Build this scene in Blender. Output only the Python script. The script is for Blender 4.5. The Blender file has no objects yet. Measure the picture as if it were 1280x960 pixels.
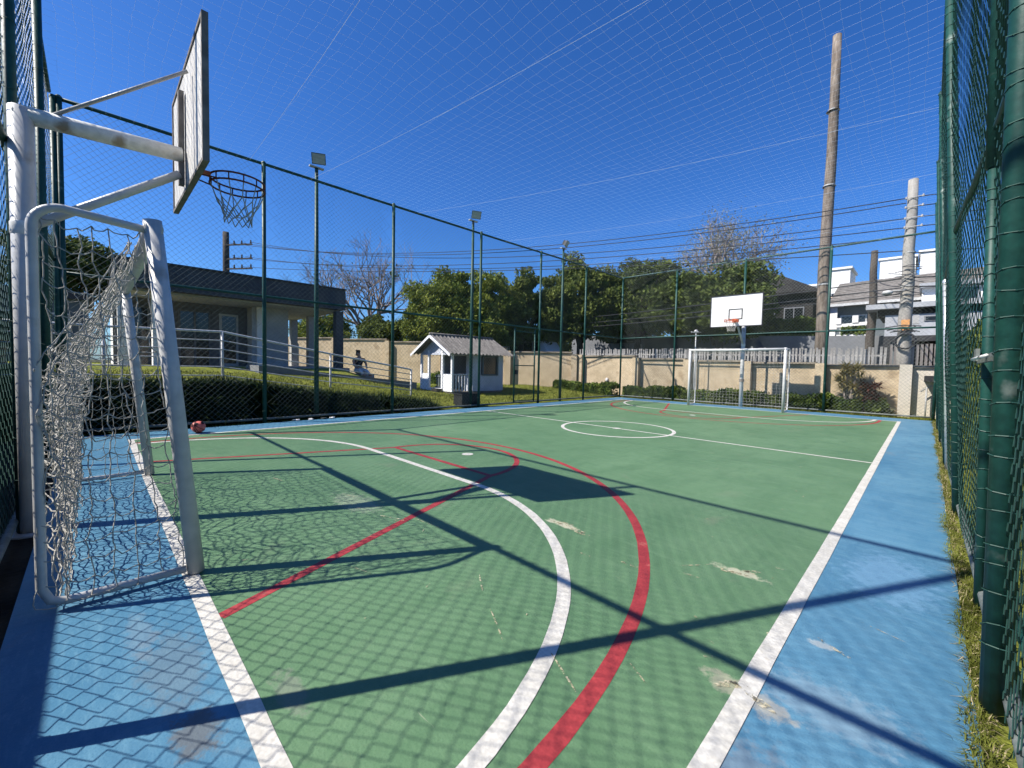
import bpy, math, random
import numpy as np
from mathutils import Vector, Matrix

rng = np.random.default_rng(7)
random.seed(7)
scene = bpy.context.scene
COL = scene.collection
PI = math.pi

# ------------------------------------------------------------------ camera, sky, sun, exposure
cam_d = bpy.data.cameras.new('camera')
cam = bpy.data.objects.new('camera', cam_d)
COL.objects.link(cam)
scene.camera = cam
_r = Vector((0.70846, 0.70545, 0.02076)); _w = Vector((-0.70432, 0.70858, -0.04292))
_r.normalize(); _w.normalize(); _u = _r.cross(_w)
cam.matrix_world = Matrix(((_r.x, _u.x, -_w.x, 0.5078), (_r.y, _u.y, -_w.y, -0.4397), (_r.z, _u.z, -_w.z, 1.3317), (0, 0, 0, 1)))
cam_d.sensor_width = 36.0
cam_d.lens = 519.32 / 1280 * 36
cam_d.clip_start = 0.02
cam_d.clip_end = 3000

SUN = Vector((-0.47, -0.853, 1.0)).normalized()
elev = math.asin(SUN.z)
world = bpy.data.worlds.new('World')
scene.world = world
world.use_nodes = True
wn = world.node_tree.nodes; wl = world.node_tree.links
wn.clear()
sky = wn.new('ShaderNodeTexSky'); sky.sky_type = 'NISHITA'; sky.sun_disc = False
sky.sun_elevation = elev; sky.sun_rotation = math.atan2(SUN.x, SUN.y)
sky.altitude = 100; sky.air_density = 1.0; sky.dust_density = 0.8; sky.ozone_density = 3.0
hs = wn.new('ShaderNodeHueSaturation'); hs.inputs['Saturation'].default_value = 1.22; hs.inputs['Value'].default_value = 1.0
tint = wn.new('ShaderNodeMix'); tint.data_type = 'RGBA'; tint.blend_type = 'MULTIPLY'; tint.inputs[0].default_value = 1; tint.inputs[7].default_value = (.62, .97, 1.46, 1)
bg = wn.new('ShaderNodeBackground'); bg.inputs['Strength'].default_value = 0.069
wo = wn.new('ShaderNodeOutputWorld')
wl.new(sky.outputs[0], hs.inputs['Color']); wl.new(hs.outputs[0], tint.inputs[6]); wl.new(tint.outputs[2], bg.inputs['Color']); wl.new(bg.outputs[0], wo.inputs['Surface'])

sun_d = bpy.data.lights.new('sun', 'SUN'); sun_d.energy = 4.9; sun_d.angle = math.radians(0.53); sun_d.color = (1.0, 0.95, 0.87)
sun_o = bpy.data.objects.new('sun', sun_d); COL.objects.link(sun_o)
sun_o.rotation_euler = (-SUN).to_track_quat('-Z', 'Y').to_euler(); sun_o.location = (-20, -30, 40)

scene.view_settings.view_transform = 'Standard'
scene.view_settings.look = 'None'
scene.view_settings.exposure = 0.76
scene.view_settings.gamma = 1.0
scene.view_settings.use_curve_mapping = False
scene.render.engine = 'CYCLES'
scene.cycles.max_bounces = 6
scene.cycles.transparent_max_bounces = 8

# ------------------------------------------------------------------ materials
def mat(name, c1, c2=None, scale=6.0, rough=0.6, spec=0.3, bump=0.0, bscale=40.0, metal=0.0, detail=5.0, trans=0.0, stretch=None, c3=None, fine=None, p3=.78):
    m = bpy.data.materials.new(name); m.use_nodes = True
    nt = m.node_tree; n = nt.nodes; l = nt.links
    b = n['Principled BSDF']
    b.inputs['Roughness'].default_value = rough
    b.inputs['Specular IOR Level'].default_value = spec
    b.inputs['Metallic'].default_value = metal
    tc = n.new('ShaderNodeTexCoord'); src = tc.outputs['Object']
    if stretch:
        mp = n.new('ShaderNodeMapping'); mp.inputs['Scale'].default_value = stretch
        l.new(src, mp.inputs['Vector']); src = mp.outputs['Vector']
    col = None
    if c2 is not None:
        t = n.new('ShaderNodeTexNoise'); t.inputs['Scale'].default_value = scale; t.inputs['Detail'].default_value = detail
        l.new(src, t.inputs['Vector'])
        r = n.new('ShaderNodeValToRGB')
        r.color_ramp.elements[0].color = (*c1, 1); r.color_ramp.elements[1].color = (*c2, 1)
        r.color_ramp.elements[0].position = 0.36; r.color_ramp.elements[1].position = 0.66
        if c3 is not None:
            r.color_ramp.elements[1].position = min(.66, p3-.1); e = r.color_ramp.elements.new(p3); e.color = (*c3, 1)
        l.new(t.outputs['Fac'], r.inputs['Fac']); col = r.outputs['Color']
    else:
        b.inputs['Base Color'].default_value = (*c1, 1)
    if fine is not None and col is not None:
        t2 = n.new('ShaderNodeTexNoise'); t2.inputs['Scale'].default_value = fine[0]; t2.inputs['Detail'].default_value = 6
        l.new(src, t2.inputs['Vector'])
        mr = n.new('ShaderNodeMapRange'); mr.inputs[1].default_value = 0.3; mr.inputs[2].default_value = 0.7
        mr.inputs[3].default_value = 1 - fine[1]; mr.inputs[4].default_value = 1 + fine[1]
        l.new(t2.outputs['Fac'], mr.inputs[0])
        mx = n.new('ShaderNodeMix'); mx.data_type = 'RGBA'; mx.blend_type = 'MULTIPLY'; mx.inputs[0].default_value = 1
        l.new(col, mx.inputs[6]); l.new(mr.outputs[0], mx.inputs[7]); col = mx.outputs[2]
    if col is not None:
        l.new(col, b.inputs['Base Color'])
    if bump:
        t3 = n.new('ShaderNodeTexNoise'); t3.inputs['Scale'].default_value = bscale; t3.inputs['Detail'].default_value = 6
        l.new(src, t3.inputs['Vector'])
        bp = n.new('ShaderNodeBump'); bp.inputs['Strength'].default_value = bump; bp.inputs['Distance'].default_value = 0.02
        l.new(t3.outputs['Fac'], bp.inputs['Height']); l.new(bp.outputs[0], b.inputs['Normal'])
    if trans:
        tr = n.new('ShaderNodeBsdfTranslucent'); ms = n.new('ShaderNodeMixShader'); ms.inputs[0].default_value = trans
        if col is not None: l.new(col, tr.inputs['Color'])
        else: tr.inputs['Color'].default_value = (*c1, 1)
        l.new(b.outputs[0], ms.inputs[1]); l.new(tr.outputs[0], ms.inputs[2])
        l.new(ms.outputs[0], n['Material Output'].inputs['Surface'])
    return m

def court_mat(name, base, light, dark, worn, grit, spots=()):
    """painted court surface: broad mottling, thin scratches, dusty worn patches"""
    m = bpy.data.materials.new(name); m.use_nodes = True
    nt = m.node_tree; n = nt.nodes; l = nt.links; b = n['Principled BSDF']
    tc = n.new('ShaderNodeTexCoord'); O = tc.outputs['Object']
    def noise(sc, det=5, st=None, rough=.55, w=0):
        src = O
        if st:
            mp = n.new('ShaderNodeMapping'); mp.inputs['Scale'].default_value = st[0]; mp.inputs['Rotation'].default_value = (0, 0, st[1])
            l.new(O, mp.inputs['Vector']); src = mp.outputs['Vector']
        t = n.new('ShaderNodeTexNoise'); t.inputs['Scale'].default_value = sc; t.inputs['Detail'].default_value = det; t.inputs['Roughness'].default_value = rough
        t.inputs['Distortion'].default_value = w
        l.new(src, t.inputs['Vector']); return t.outputs['Fac']
    def ramp(f, a, c, lo, hi):
        r = n.new('ShaderNodeValToRGB'); e = r.color_ramp.elements
        e[0].position = lo; e[0].color = (*a, 1); e[1].position = hi; e[1].color = (*c, 1); l.new(f, r.inputs['Fac']); return r.outputs['Color']
    def fac(f, lo, hi, amt):
        r = n.new('ShaderNodeMapRange'); r.inputs[1].default_value = lo; r.inputs[2].default_value = hi; r.inputs[3].default_value = 0; r.inputs[4].default_value = amt
        l.new(f, r.inputs[0]); return r.outputs[0]
    def mix(a, c, f):
        x = n.new('ShaderNodeMix'); x.data_type = 'RGBA'; l.new(a, x.inputs[6])
        if isinstance(c, tuple): x.inputs[7].default_value = (*c, 1)
        else: l.new(c, x.inputs[7])
        l.new(f, x.inputs[0]); return x.outputs[2]
    c = ramp(noise(.7, 7, w=.6), dark, light, .3, .72)
    c = mix(c, base, fac(noise(4.5, 6), .35, .65, .6))
    # wind-blown dust streaks and roller marks
    c = mix(c, light, fac(noise(2.2, 6, ((1, 7, 1), .5)), .5, .72, .55))
    c = mix(c, dark, fac(noise(3.1, 6, ((6, 1, 1), -.35)), .55, .75, .45))
    # speckle
    c = mix(c, dark, fac(noise(150, 3), .52, .70, .6))
    c = mix(c, light, fac(noise(9, 9, ((1, 4, 1), .75), rough=.7), .52, .66, .5))
    c = mix(c, dark, fac(noise(1.3, 8, ((2.5, 1, 1), .2), rough=.65), .50, .68, .55))
    # dirt
    c = mix(c, grit, fac(noise(.9, 8, rough=.68, w=.8), .60, .74, .6))
    # scratches and worn chips
    c = mix(c, worn, fac(noise(1.6, 9, ((1, 14, 1), .95), rough=.62), .70, .74, .55))
    c = mix(c, worn, fac(noise(5.0, 9, rough=.7, w=1.2), .745, .77, .75))
    for (sx, sy, rx, ry, colr, amt) in spots:      # worn patches with a place and ragged outline of their own
        mp = n.new('ShaderNodeMapping'); mp.vector_type = 'POINT'; mp.inputs['Location'].default_value = (-sx/rx, -sy/ry, 0); mp.inputs['Scale'].default_value = (1/rx, 1/ry, 0)
        l.new(O, mp.inputs['Vector']); ln = n.new('ShaderNodeVectorMath'); ln.operation = 'LENGTH'; l.new(mp.outputs[0], ln.inputs[0])
        ad = n.new('ShaderNodeMath'); ad.operation = 'MULTIPLY_ADD'; l.new(noise(14, 9, rough=.72), ad.inputs[0]); ad.inputs[1].default_value = 2.2; l.new(ln.outputs['Value'], ad.inputs[2])
        r = n.new('ShaderNodeMapRange'); r.inputs[1].default_value = 1.95; r.inputs[2].default_value = 1.6; r.inputs[3].default_value = 0; r.inputs[4].default_value = amt; l.new(ad.outputs[0], r.inputs[0])
        c = mix(c, colr, r.outputs[0])
    l.new(c, b.inputs['Base Color'])
    ro = n.new('ShaderNodeMapRange'); ro.inputs[3].default_value = .38; ro.inputs[4].default_value = .62
    l.new(noise(3, 5), ro.inputs[0]); l.new(ro.outputs[0], b.inputs['Roughness'])
    b.inputs['Specular IOR Level'].default_value = .22
    bp = n.new('ShaderNodeBump'); bp.inputs['Strength'].default_value = .22; bp.inputs['Distance'].default_value = .01
    l.new(noise(70, 5), bp.inputs['Height']); l.new(bp.outputs[0], b.inputs['Normal'])
    return m

M = {}
M['green'] = court_mat('court_green', (.094, .184, .092), (.134, .230, .124), (.070, .145, .072), (.42, .42, .30), (.17, .20, .13), [(-1.62, 2.34, .22, .06, (.50, .47, .34), .8), (-.30, 2.55, .2, .06, (.50, .47, .34), .7), (-.03, 1.45, .13, .08, (.36, .34, .25), .65), (-3.3, 1.3, .5, .2, (.30, .34, .24), .5), (-1.25, .10, .2, .07, (.20, .22, .17), .6)])
M['blue'] = court_mat('court_blue', (.068, .190, .292), (.125, .262, .355), (.043, .138, .232), (.36, .38, .36), (.17, .19, .20), [(-1.75, -.22, .45, .16, (.15, .15, .145), .34), (-1.28, -.20, .16, .10, (.12, .115, .11), .75), (-2.1, -.3, .3, .08, (.20, .24, .27), .3), (.13, 1.42, .12, .09, (.38, .34, .27), .65), (.2, .95, .3, .35, (.16, .20, .24), .6), (.3, 1.6, .35, .2, (.22, .30, .36), .5), (.2, 2.05, .07, .04, (.4, .42, .4), .6), (.4, 3.2, .3, .6, (.16, .30, .44), .5)])
M['white_line'] = mat('line_white', (.47, .45, .40), (.56, .54, .49), 9, .6, .25, bump=.15, c3=(.40, .36, .29), fine=(60, .14))
M['red_line'] = mat('line_red', (.25, .030, .033), (.33, .042, .044), 7, .55, .3, bump=.15, c3=(.42, .16, .12), fine=(70, .14))
M['scuff'] = mat('scuff', (.36, .32, .19), (.66, .58, .42), 30, .9, .1, fine=(60, .25))
def chip_mat(m, sc, lo, hi):
    n = m.node_tree.nodes; l = m.node_tree.links; t = n.new('ShaderNodeTexNoise'); t.inputs['Scale'].default_value = sc; t.inputs['Detail'].default_value = 8; t.inputs['Roughness'].default_value = .7
    tc = n.new('ShaderNodeTexCoord'); l.new(tc.outputs['Object'], t.inputs['Vector'])
    r = n.new('ShaderNodeMapRange'); r.inputs[1].default_value = lo; r.inputs[2].default_value = hi; r.inputs[4].default_value = .7; l.new(t.outputs['Fac'], r.inputs[0]); l.new(r.outputs[0], n['Principled BSDF'].inputs['Alpha'])
chip_mat(M['scuff'], 34, .47, .54)
M['soil'] = mat('soil', (.016, .013, .010), (.05, .04, .028), 3, .95, .1, bump=.6, bscale=25)
M['lawn'] = mat('lawn_green', (.115, .135, .020), (.19, .20, .035), 1.4, .9, .1, bump=.8, bscale=60, fine=(25, .35))
M['ground'] = mat('ground_earth', (.05, .06, .025), (.10, .085, .05), .5, .95, .1, bump=.5, bscale=8)
M['asphalt'] = mat('asphalt', (.045, .045, .045), (.065, .063, .06), 4, .9, .2, bump=.3)
M['white_paint'] = mat('white_paint', (.46, .46, .445), (.54, .535, .52), 3, .42, .45, bump=.05, c3=(.34, .28, .21), fine=(14, .08), p3=.72)
M['rust_paint'] = mat('rust_paint', (.62, .62, .58), (.68, .67, .63), 5, .5, .4, bump=.1, c3=(.30, .235, .17), fine=(20, .14), p3=.68, detail=9)
M['grey_steel'] = mat('grey_steel', (.30, .30, .29), (.42, .41, .39), 7, .5, .4, c3=(.25, .18, .12))
M['pipe'] = mat('pipe', (.10, .115, .105), (.17, .185, .17), 9, .6, .3, c3=(.08, .12, .10), fine=(30, .2))
M['galv'] = mat('galvanised', (.45, .46, .46), (.60, .61, .61), 9, .38, .5, metal=.6)
M['fence_green'] = mat('fence_green', (.0065, .044, .035), (.011, .063, .049), 5, .5, .35, bump=.06, c3=(.20, .235, .21), fine=(30, .2), p3=.75)
M['wire'] = mat('fence_wire', (.016, .055, .042), (.035, .085, .066), 2, .5, .28)
M['wire_far'] = mat('fence_wire_weathered', (.075, .10, .085), (.12, .145, .125), 2, .4, .5)
M['rope'] = mat('goal_rope', (.30, .285, .25), (.48, .46, .41), 25, .8, .15)
M['net_cord'] = mat('overhead_cord', (.50, .56, .66), (.60, .66, .74), 5, .6, .3)
def glow_through(m, f):
    n = m.node_tree.nodes; l = m.node_tree.links; b = n['Principled BSDF']; tr = n.new('ShaderNodeBsdfTranslucent'); ms = n.new('ShaderNodeMixShader'); ms.inputs[0].default_value = f
    tr.inputs['Color'].default_value = (.75, .78, .82, 1); l.new(b.outputs[0], ms.inputs[1]); l.new(tr.outputs[0], ms.inputs[2]); l.new(ms.outputs[0], n['Material Output'].inputs['Surface'])
glow_through(M['net_cord'], .5)
M['hoop_net'] = mat('hoop_net', (.30, .31, .29), (.46, .46, .43), 25, .8, .15)
M['board_white'] = mat('board_white', (.66, .65, .63), (.72, .71, .69), 2.2, .6, .3, stretch=(.5, .5, 8), c3=(.66, .64, .59), fine=(16, .04))
M['board_back'] = mat('board_back', (.50, .47, .43), (.62, .60, .56), 2.2, .7, .2, stretch=(8, 3, .5), c3=(.36, .31, .26), fine=(16, .12))
M['black_paint'] = mat('black_paint', (.02, .02, .022), (.035, .033, .03), 8, .5, .4)
M['frame_wood'] = mat('frame_wood', (.13, .115, .10), (.22, .195, .17), 8, .7, .2)
M['orange'] = mat('rim_orange', (.45, .085, .03), (.55, .13, .05), 8, .5, .4)
M['rim_dark'] = mat('rim_worn', (.09, .025, .016), (.16, .04, .022), 14, .6, .3)
M['ball_red'] = mat('ball_red', (.62, .13, .10), (.72, .19, .15), 9, .5, .4, bump=.1)
M['ball_dark'] = mat('ball_dark', (.06, .015, .015), None, rough=.6)
M['wall_beige'] = mat('wall_beige', (.40, .315, .205), (.50, .40, .27), 1.6, .85, .15, bump=.6, bscale=50, c3=(.34, .26, .165), fine=(14, .13), p3=.68, detail=9)
M['wall_pale'] = mat('wall_pale', (.50, .45, .37), (.56, .50, .42), 1.1, .85, .15, bump=.4, bscale=60, fine=(9, .06))
M['coping'] = mat('coping', (.14, .12, .09), (.25, .21, .16), 3, .9, .15, bump=.4)
M['conc'] = mat('concrete', (.26, .25, .235), (.36, .35, .33), 4, .85, .2, bump=.4, bscale=30, fine=(18, .12))
M['pole_conc'] = mat('pole_concrete', (.25, .235, .21), (.36, .335, .30), 3, .85, .2, bump=.4, bscale=20, stretch=(2, 2, .5), fine=(18, .14))
M['pole_wood'] = mat('pole_wood', (.13, .105, .085), (.23, .19, .155), 3, .9, .15, bump=.6, bscale=14, stretch=(4, 4, .6), c3=(.30, .26, .22), fine=(9, .3))
M['pole_dark'] = mat('pole_dark', (.06, .05, .045), (.10, .085, .07), 3, .9, .15, bump=.5, stretch=(4, 4, .6))
M['cable'] = mat('cable', (.03, .03, .035), None, rough=.6)
M['fascia'] = mat('fascia_grey', (.056, .056, .059), (.070, .070, .073), 1.5, .7, .25, fine=(6, .08))
M['build_wall'] = mat('build_wall', (.34, .33, .31), (.42, .41, .385), 1.5, .8, .2, bump=.2)
M['build_shade'] = mat('build_wall_shaded', (.10, .10, .10), (.13, .13, .125), 1.5, .8, .2)  # darker copy of the clubhouse wall colour, veranda shade painted in
M['build_white'] = mat('build_white', (.70, .67, .61), (.78, .75, .69), 1.5, .8, .2, bump=.15)
M['dark_glass'] = mat('dark_glass', (.012, .014, .016), None, rough=.08, spec=.6)
M['house_white'] = mat('house_white', (.72, .72, .74), (.80, .80, .82), 2, .65, .3, bump=.1, fine=(10, .06))
M['house_lilac'] = mat('house_side', (.42, .44, .50), (.50, .52, .58), 2, .65, .3, bump=.1, fine=(10, .07))
M['tile_roof'] = mat('fibre_roof', (.125, .115, .105), (.195, .18, .165), 5, .9, .15, bump=.3, c3=(.10, .085, .07), fine=(25, .2))
M['roof_tile'] = mat('roof_tile', (.15, .135, .125), (.225, .205, .185), 3, .9, .15, bump=.5, bscale=30, fine=(8, .22))
M['terracotta'] = mat('roof_terracotta', (.36, .25, .18), (.44, .31, .23), 3, .9, .15, bump=.5, bscale=30, fine=(8, .18))
M['grey_wall'] = mat('grey_wall', (.15, .155, .165), (.185, .19, .20), .7, .85, .2, bump=.25, fine=(6, .08))
M['blue_grey'] = mat('blue_grey', (.10, .12, .135), (.13, .15, .165), .9, .8, .2, fine=(6, .08))
M['pale_grey'] = mat('pale_grey', (.30, .31, .33), (.36, .37, .385), .9, .8, .2, fine=(6, .06))
M['dark_house'] = mat('dark_house', (.018, .017, .016), (.035, .032, .029), .9, .85, .15, bump=.4, fine=(4, .3))
M['white_wall'] = mat('white_wall', (.68, .67, .65), (.76, .75, .73), .6, .8, .2)
M['picket'] = mat('picket_wood', (.26, .25, .24), (.40, .385, .36), 2, .9, .15, bump=.4, stretch=(5, 5, .7), fine=(12, .2))
M['slat'] = mat('gate_slat', (.14, .125, .115), (.22, .20, .185), 2, .9, .15, bump=.4, stretch=(5, 5, .7), fine=(12, .2))
M['bark'] = mat('bark', (.055, .042, .032), (.12, .095, .075), 4, .95, .1, bump=.8, bscale=18, stretch=(3, 3, .8))
M['bark_pale'] = mat('bark_pale', (.20, .165, .14), (.33, .28, .25), 4, .95, .1, bump=.5, bscale=18, stretch=(3, 3, .8))
def leaf(name, a, b, c, sc=1.3): return mat(name, a, b, sc, .6, .12, trans=.22, c3=c, fine=(3.5, .45))
M['leaf_mid'] = leaf('leaf_mid', (.10, .135, .020), (.21, .235, .040), (.30, .31, .07))
M['leaf_dark'] = leaf('leaf_dark', (.068, .094, .020), (.155, .180, .038), (.24, .25, .065))
M['leaf_deep'] = leaf('leaf_deep', (.052, .078, .018), (.120, .148, .032), (.19, .21, .055))
M['leaf_grey'] = leaf('leaf_grey', (.07, .075, .04), (.13, .13, .075), (.2, .18, .1))
M['leaf_pale'] = leaf('leaf_pale', (.15, .155, .10), (.25, .25, .18), (.33, .31, .23))
M['leaf_hedge'] = leaf('leaf_hedge', (.05, .085, .016), (.14, .18, .03), (.24, .25, .06), 3)
M['leaf_bank'] = leaf('leaf_bank', (.014, .026, .009), (.035, .055, .016), (.09, .11, .03), 3)
M['leaf_yellow'] = leaf('leaf_yellow', (.16, .14, .05), (.34, .27, .11), (.42, .34, .16), 6)
M['leaf_red'] = leaf('leaf_red', (.075, .028, .022), (.15, .055, .04), (.20, .10, .06), 6)
M['grass'] = leaf('grass_blade', (.085, .10, .016), (.19, .20, .04), (.33, .28, .11), 5)
M['skin'] = mat('skin', (.35, .20, .14), None, rough=.6)
M['cloth_dark'] = mat('cloth_dark', (.02, .02, .025), None, rough=.9)
M['cloth_pale'] = mat('cloth_pale', (.5, .48, .45), None, rough=.9)
M['hair'] = mat('hair', (.015, .011, .009), None, rough=.7)
M['lamp_glass'] = mat('lamp_glass', (.30, .32, .29), (.38, .39, .36), 8, .25, .5)
M['black_plastic'] = mat('black_plastic', (.012, .013, .014), (.022, .023, .024), 6, .55, .35)
M['insul'] = mat('insulator', (.42, .40, .38), None, rough=.35)
M['orange_box'] = mat('orange_box', (.62, .30, .11), None, rough=.6)
M['tyre'] = mat('tyre', (.02, .02, .02), None, rough=.85)
M['rubber_hose'] = M['black_plastic']
M['car_white'] = mat('car_white', (.75, .75, .75), None, rough=.3, spec=.5)
M['paper'] = mat('paper', (.72, .70, .66), None, rough=.9)
M['straw'] = mat('straw', (.30, .25, .14), (.42, .35, .2), 12, .95, .1)

# ------------------------------------------------------------------ mesh building
class MB:
    def __init__(s): s.V = []; s.F = {3: [], 4: []}; s.n = 0; s.big = []
    def raw(s, V, Q=None, T=None):
        V = np.asarray(V, float).reshape(-1, 3)
        if Q is not None and len(Q): s.F[4].append(np.asarray(Q, int) + s.n)
        if T is not None and len(T): s.F[3].append(np.asarray(T, int) + s.n)
        s.V.append(V); s.n += len(V); return s
    def ngon(s, V):
        s.big.append([s.n + i for i in range(len(V))]); s.V.append(np.asarray(V, float)); s.n += len(V); return s
    def box(s, a, b, R=None, c=None):
        (x0, y0, z0), (x1, y1, z1) = a, b
        V = np.array([(x0, y0, z0), (x1, y0, z0), (x1, y1, z0), (x0, y1, z0), (x0, y0, z1), (x1, y0, z1), (x1, y1, z1), (x0, y1, z1)], float)
        if R is not None: V = (V - c) @ np.asarray(R).T + c
        return s.raw(V, [(0, 3, 2, 1), (4, 5, 6, 7), (0, 1, 5, 4), (1, 2, 6, 5), (2, 3, 7, 6), (3, 0, 4, 7)])
    def hexa(s, V):   # 8 corners, bottom ring then top ring
        return s.raw(V, [(0, 3, 2, 1), (4, 5, 6, 7), (0, 1, 5, 4), (1, 2, 6, 5), (2, 3, 7, 6), (3, 0, 4, 7)])
    def beam(s, p, q, w, h, up=(0, 0, 1)):
        p = np.array(p, float); q = np.array(q, float); d = q - p; d /= np.linalg.norm(d)
        sd = np.cross(d, up); sd /= np.linalg.norm(sd); u = np.cross(sd, d)
        o = [(-w/2, -h/2), (w/2, -h/2), (w/2, h/2), (-w/2, h/2)]
        return s.hexa(np.array([p + sd*a + u*b for a, b in o] + [q + sd*a + u*b for a, b in o]))
    def tube(s, pts, r, k=10, caps=True):
        pts = np.asarray(pts, float); n = len(pts); r = np.full(n, r) if np.isscalar(r) else np.asarray(r, float)
        d = np.gradient(pts, axis=0); d /= np.linalg.norm(d, axis=1)[:, None] + 1e-12
        ref = np.array([0, 0, 1.]) if abs(d[0][2]) < .9 else np.array([1., 0, 0])
        e1 = np.cross(d[0], ref); e1 /= np.linalg.norm(e1); rings = []
        a = np.arange(k) * 2*PI/k
        for i in range(n):
            e1 = e1 - d[i]*(e1 @ d[i]); e1 /= np.linalg.norm(e1); e2 = np.cross(d[i], e1)
            rings.append(pts[i] + r[i]*(np.cos(a)[:, None]*e1 + np.sin(a)[:, None]*e2))
        V = np.concatenate(rings); Q = []
        for i in range(n-1):
            for j in range(k):
                Q.append((i*k+j, i*k+(j+1) % k, (i+1)*k+(j+1) % k, (i+1)*k+j))
        b = s.n; s.raw(V, Q)
        if caps:
            s.big.append([b+j for j in range(k)][::-1]); s.big.append([b+(n-1)*k+j for j in range(k)])
        return s
    def lathe(s, c, prof, k=24):
        c = np.array(c, float); a = np.arange(k)*2*PI/k; V = []; Q = []
        for r, z in prof: V.append(np.stack([c[0]+r*np.cos(a), c[1]+r*np.sin(a), np.full(k, c[2]+z)], 1))
        for i in range(len(prof)-1):
            for j in range(k): Q.append((i*k+j, i*k+(j+1) % k, (i+1)*k+(j+1) % k, (i+1)*k+j))
        return s.raw(np.concatenate(V), Q)
    def segs(s, A, B, r, k=3):
        """many thin straight prisms at once"""
        A = np.asarray(A, float); B = np.asarray(B, float); n = len(A)
        if n == 0: return s
        d = B - A; L = np.linalg.norm(d, axis=1); ok = L > 1e-6; A, B, d, L = A[ok], B[ok], d[ok], L[ok]; n = len(A)
        d = d/L[:, None]
        ref = np.where(np.abs(d[:, 2:3]) < .8, np.array([[0, 0, 1.]]), np.array([[1., .3, 0]]))
        e1 = np.cross(d, ref); e1 /= np.linalg.norm(e1, axis=1)[:, None]; e2 = np.cross(d, e1)
        a = np.arange(k)*2*PI/k + .5
        off = np.cos(a)[None, :, None]*e1[:, None, :] + np.sin(a)[None, :, None]*e2[:, None, :]
        rr = np.asarray(r, float).reshape(-1, 1, 1) if not np.isscalar(r) else r
        V = np.concatenate([A[:, None, :] + rr*off, B[:, None, :] + rr*off], 1).reshape(-1, 3)
        base = (np.arange(n)*2*k)[:, None, None]; j = np.arange(k)
        q = np.stack([j, (j+1) % k, k+(j+1) % k, k+j], 1)[None]
        return s.raw(V, (base + q).reshape(-1, 4))
    def polyline(s, P, r, k=3): P = np.asarray(P); return s.segs(P[:-1], P[1:], r, k)
    def leaves(s, P, size, elong=1.6, droop=0.0, seed=None, up=0.0):
        P = np.asarray(P, float); n = len(P)
        d = rng.normal(size=(n, 3)); d[:, 2] += up; d /= np.linalg.norm(d, axis=1)[:, None]
        t = rng.normal(size=(n, 3)); e = np.cross(d, t); e /= np.linalg.norm(e, axis=1)[:, None]
        sz = (np.asarray(size)*np.ones(n)*(.6 + .8*rng.random(n)))[:, None]
        nn = np.cross(d, e)
        V = np.stack([P - d*sz*elong/2, P + e*sz*.42 + nn*sz*.12, P + d*sz*elong/2, P - e*sz*.42 + nn*sz*.12], 1).reshape(-1, 3)
        return s.raw(V, np.arange(4*n).reshape(-1, 4))
    def blades(s, P, h, w, lean=.35, bend=.5):
        """grass or strap leaves: a tapered blade of two segments"""
        P = np.asarray(P, float); n = len(P); a = rng.random(n)*2*PI
        hh = (h*(.55 + .8*rng.random(n)))[:, None]; l = (lean*rng.random(n))[:, None]
        d = np.stack([np.cos(a), np.sin(a), 0*a], 1); sd = np.stack([-np.sin(a), np.cos(a), 0*a], 1)
        ww = (w*(.6+.7*rng.random(n)))[:, None]
        m = P + hh*.55*np.array([0, 0, 1.]) + d*l*hh*.4
        t = m + hh*(.45 - .55*bend*l)*np.array([0, 0, 1.]) + d*hh*(l*.6 + bend*l*.4)
        V = np.stack([P - sd*ww/2, P + sd*ww/2, m + sd*ww*.4, m - sd*ww*.4, t], 1).reshape(-1, 3)
        b = (np.arange(n)*5)[:, None]
        return s.raw(V, b + np.array([[0, 1, 2, 3]]), b + np.array([[3, 2, 4]]))
    def build(s, name, material, parent=None, smooth=False, kind=None):
        V = np.concatenate(s.V) if s.V else np.zeros((0, 3))
        o0 = np.array(parent['_o']) if parent is not None else np.zeros(3)
        V = V - o0
        Q = np.concatenate(s.F[4]) if s.F[4] else np.zeros((0, 4), int); T = np.concatenate(s.F[3]) if s.F[3] else np.zeros((0, 3), int)
        me = bpy.data.meshes.new(name)
        bigl = [i for b in s.big for i in b]
        loops = np.concatenate([Q.ravel(), T.ravel(), np.array(bigl, int)]).astype(np.int32)
        tot = np.concatenate([np.full(len(Q), 4), np.full(len(T), 3), np.array([len(b) for b in s.big], int)]).astype(np.int32)
        st = np.concatenate([[0], np.cumsum(tot)[:-1]]).astype(np.int32) if len(tot) else tot
        me.vertices.add(len(V)); me.vertices.foreach_set('co', V.astype(np.float32).ravel())
        me.loops.add(len(loops)); me.loops.foreach_set('vertex_index', loops)
        me.polygons.add(len(tot)); me.polygons.foreach_set('loop_start', st); me.polygons.foreach_set('loop_total', tot)
        me.update(calc_edges=True); me.validate()
        me.polygons.foreach_set('use_smooth', np.full(len(me.polygons), bool(smooth)))
        me.materials.append(M[material] if isinstance(material, str) else material)
        ob = bpy.data.objects.new(name, me); COL.objects.link(ob)
        if parent is not None:
            ob.parent = parent; ob['_o'] = [float(x) for x in o0]
        if kind: ob['kind'] = kind
        return ob

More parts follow.
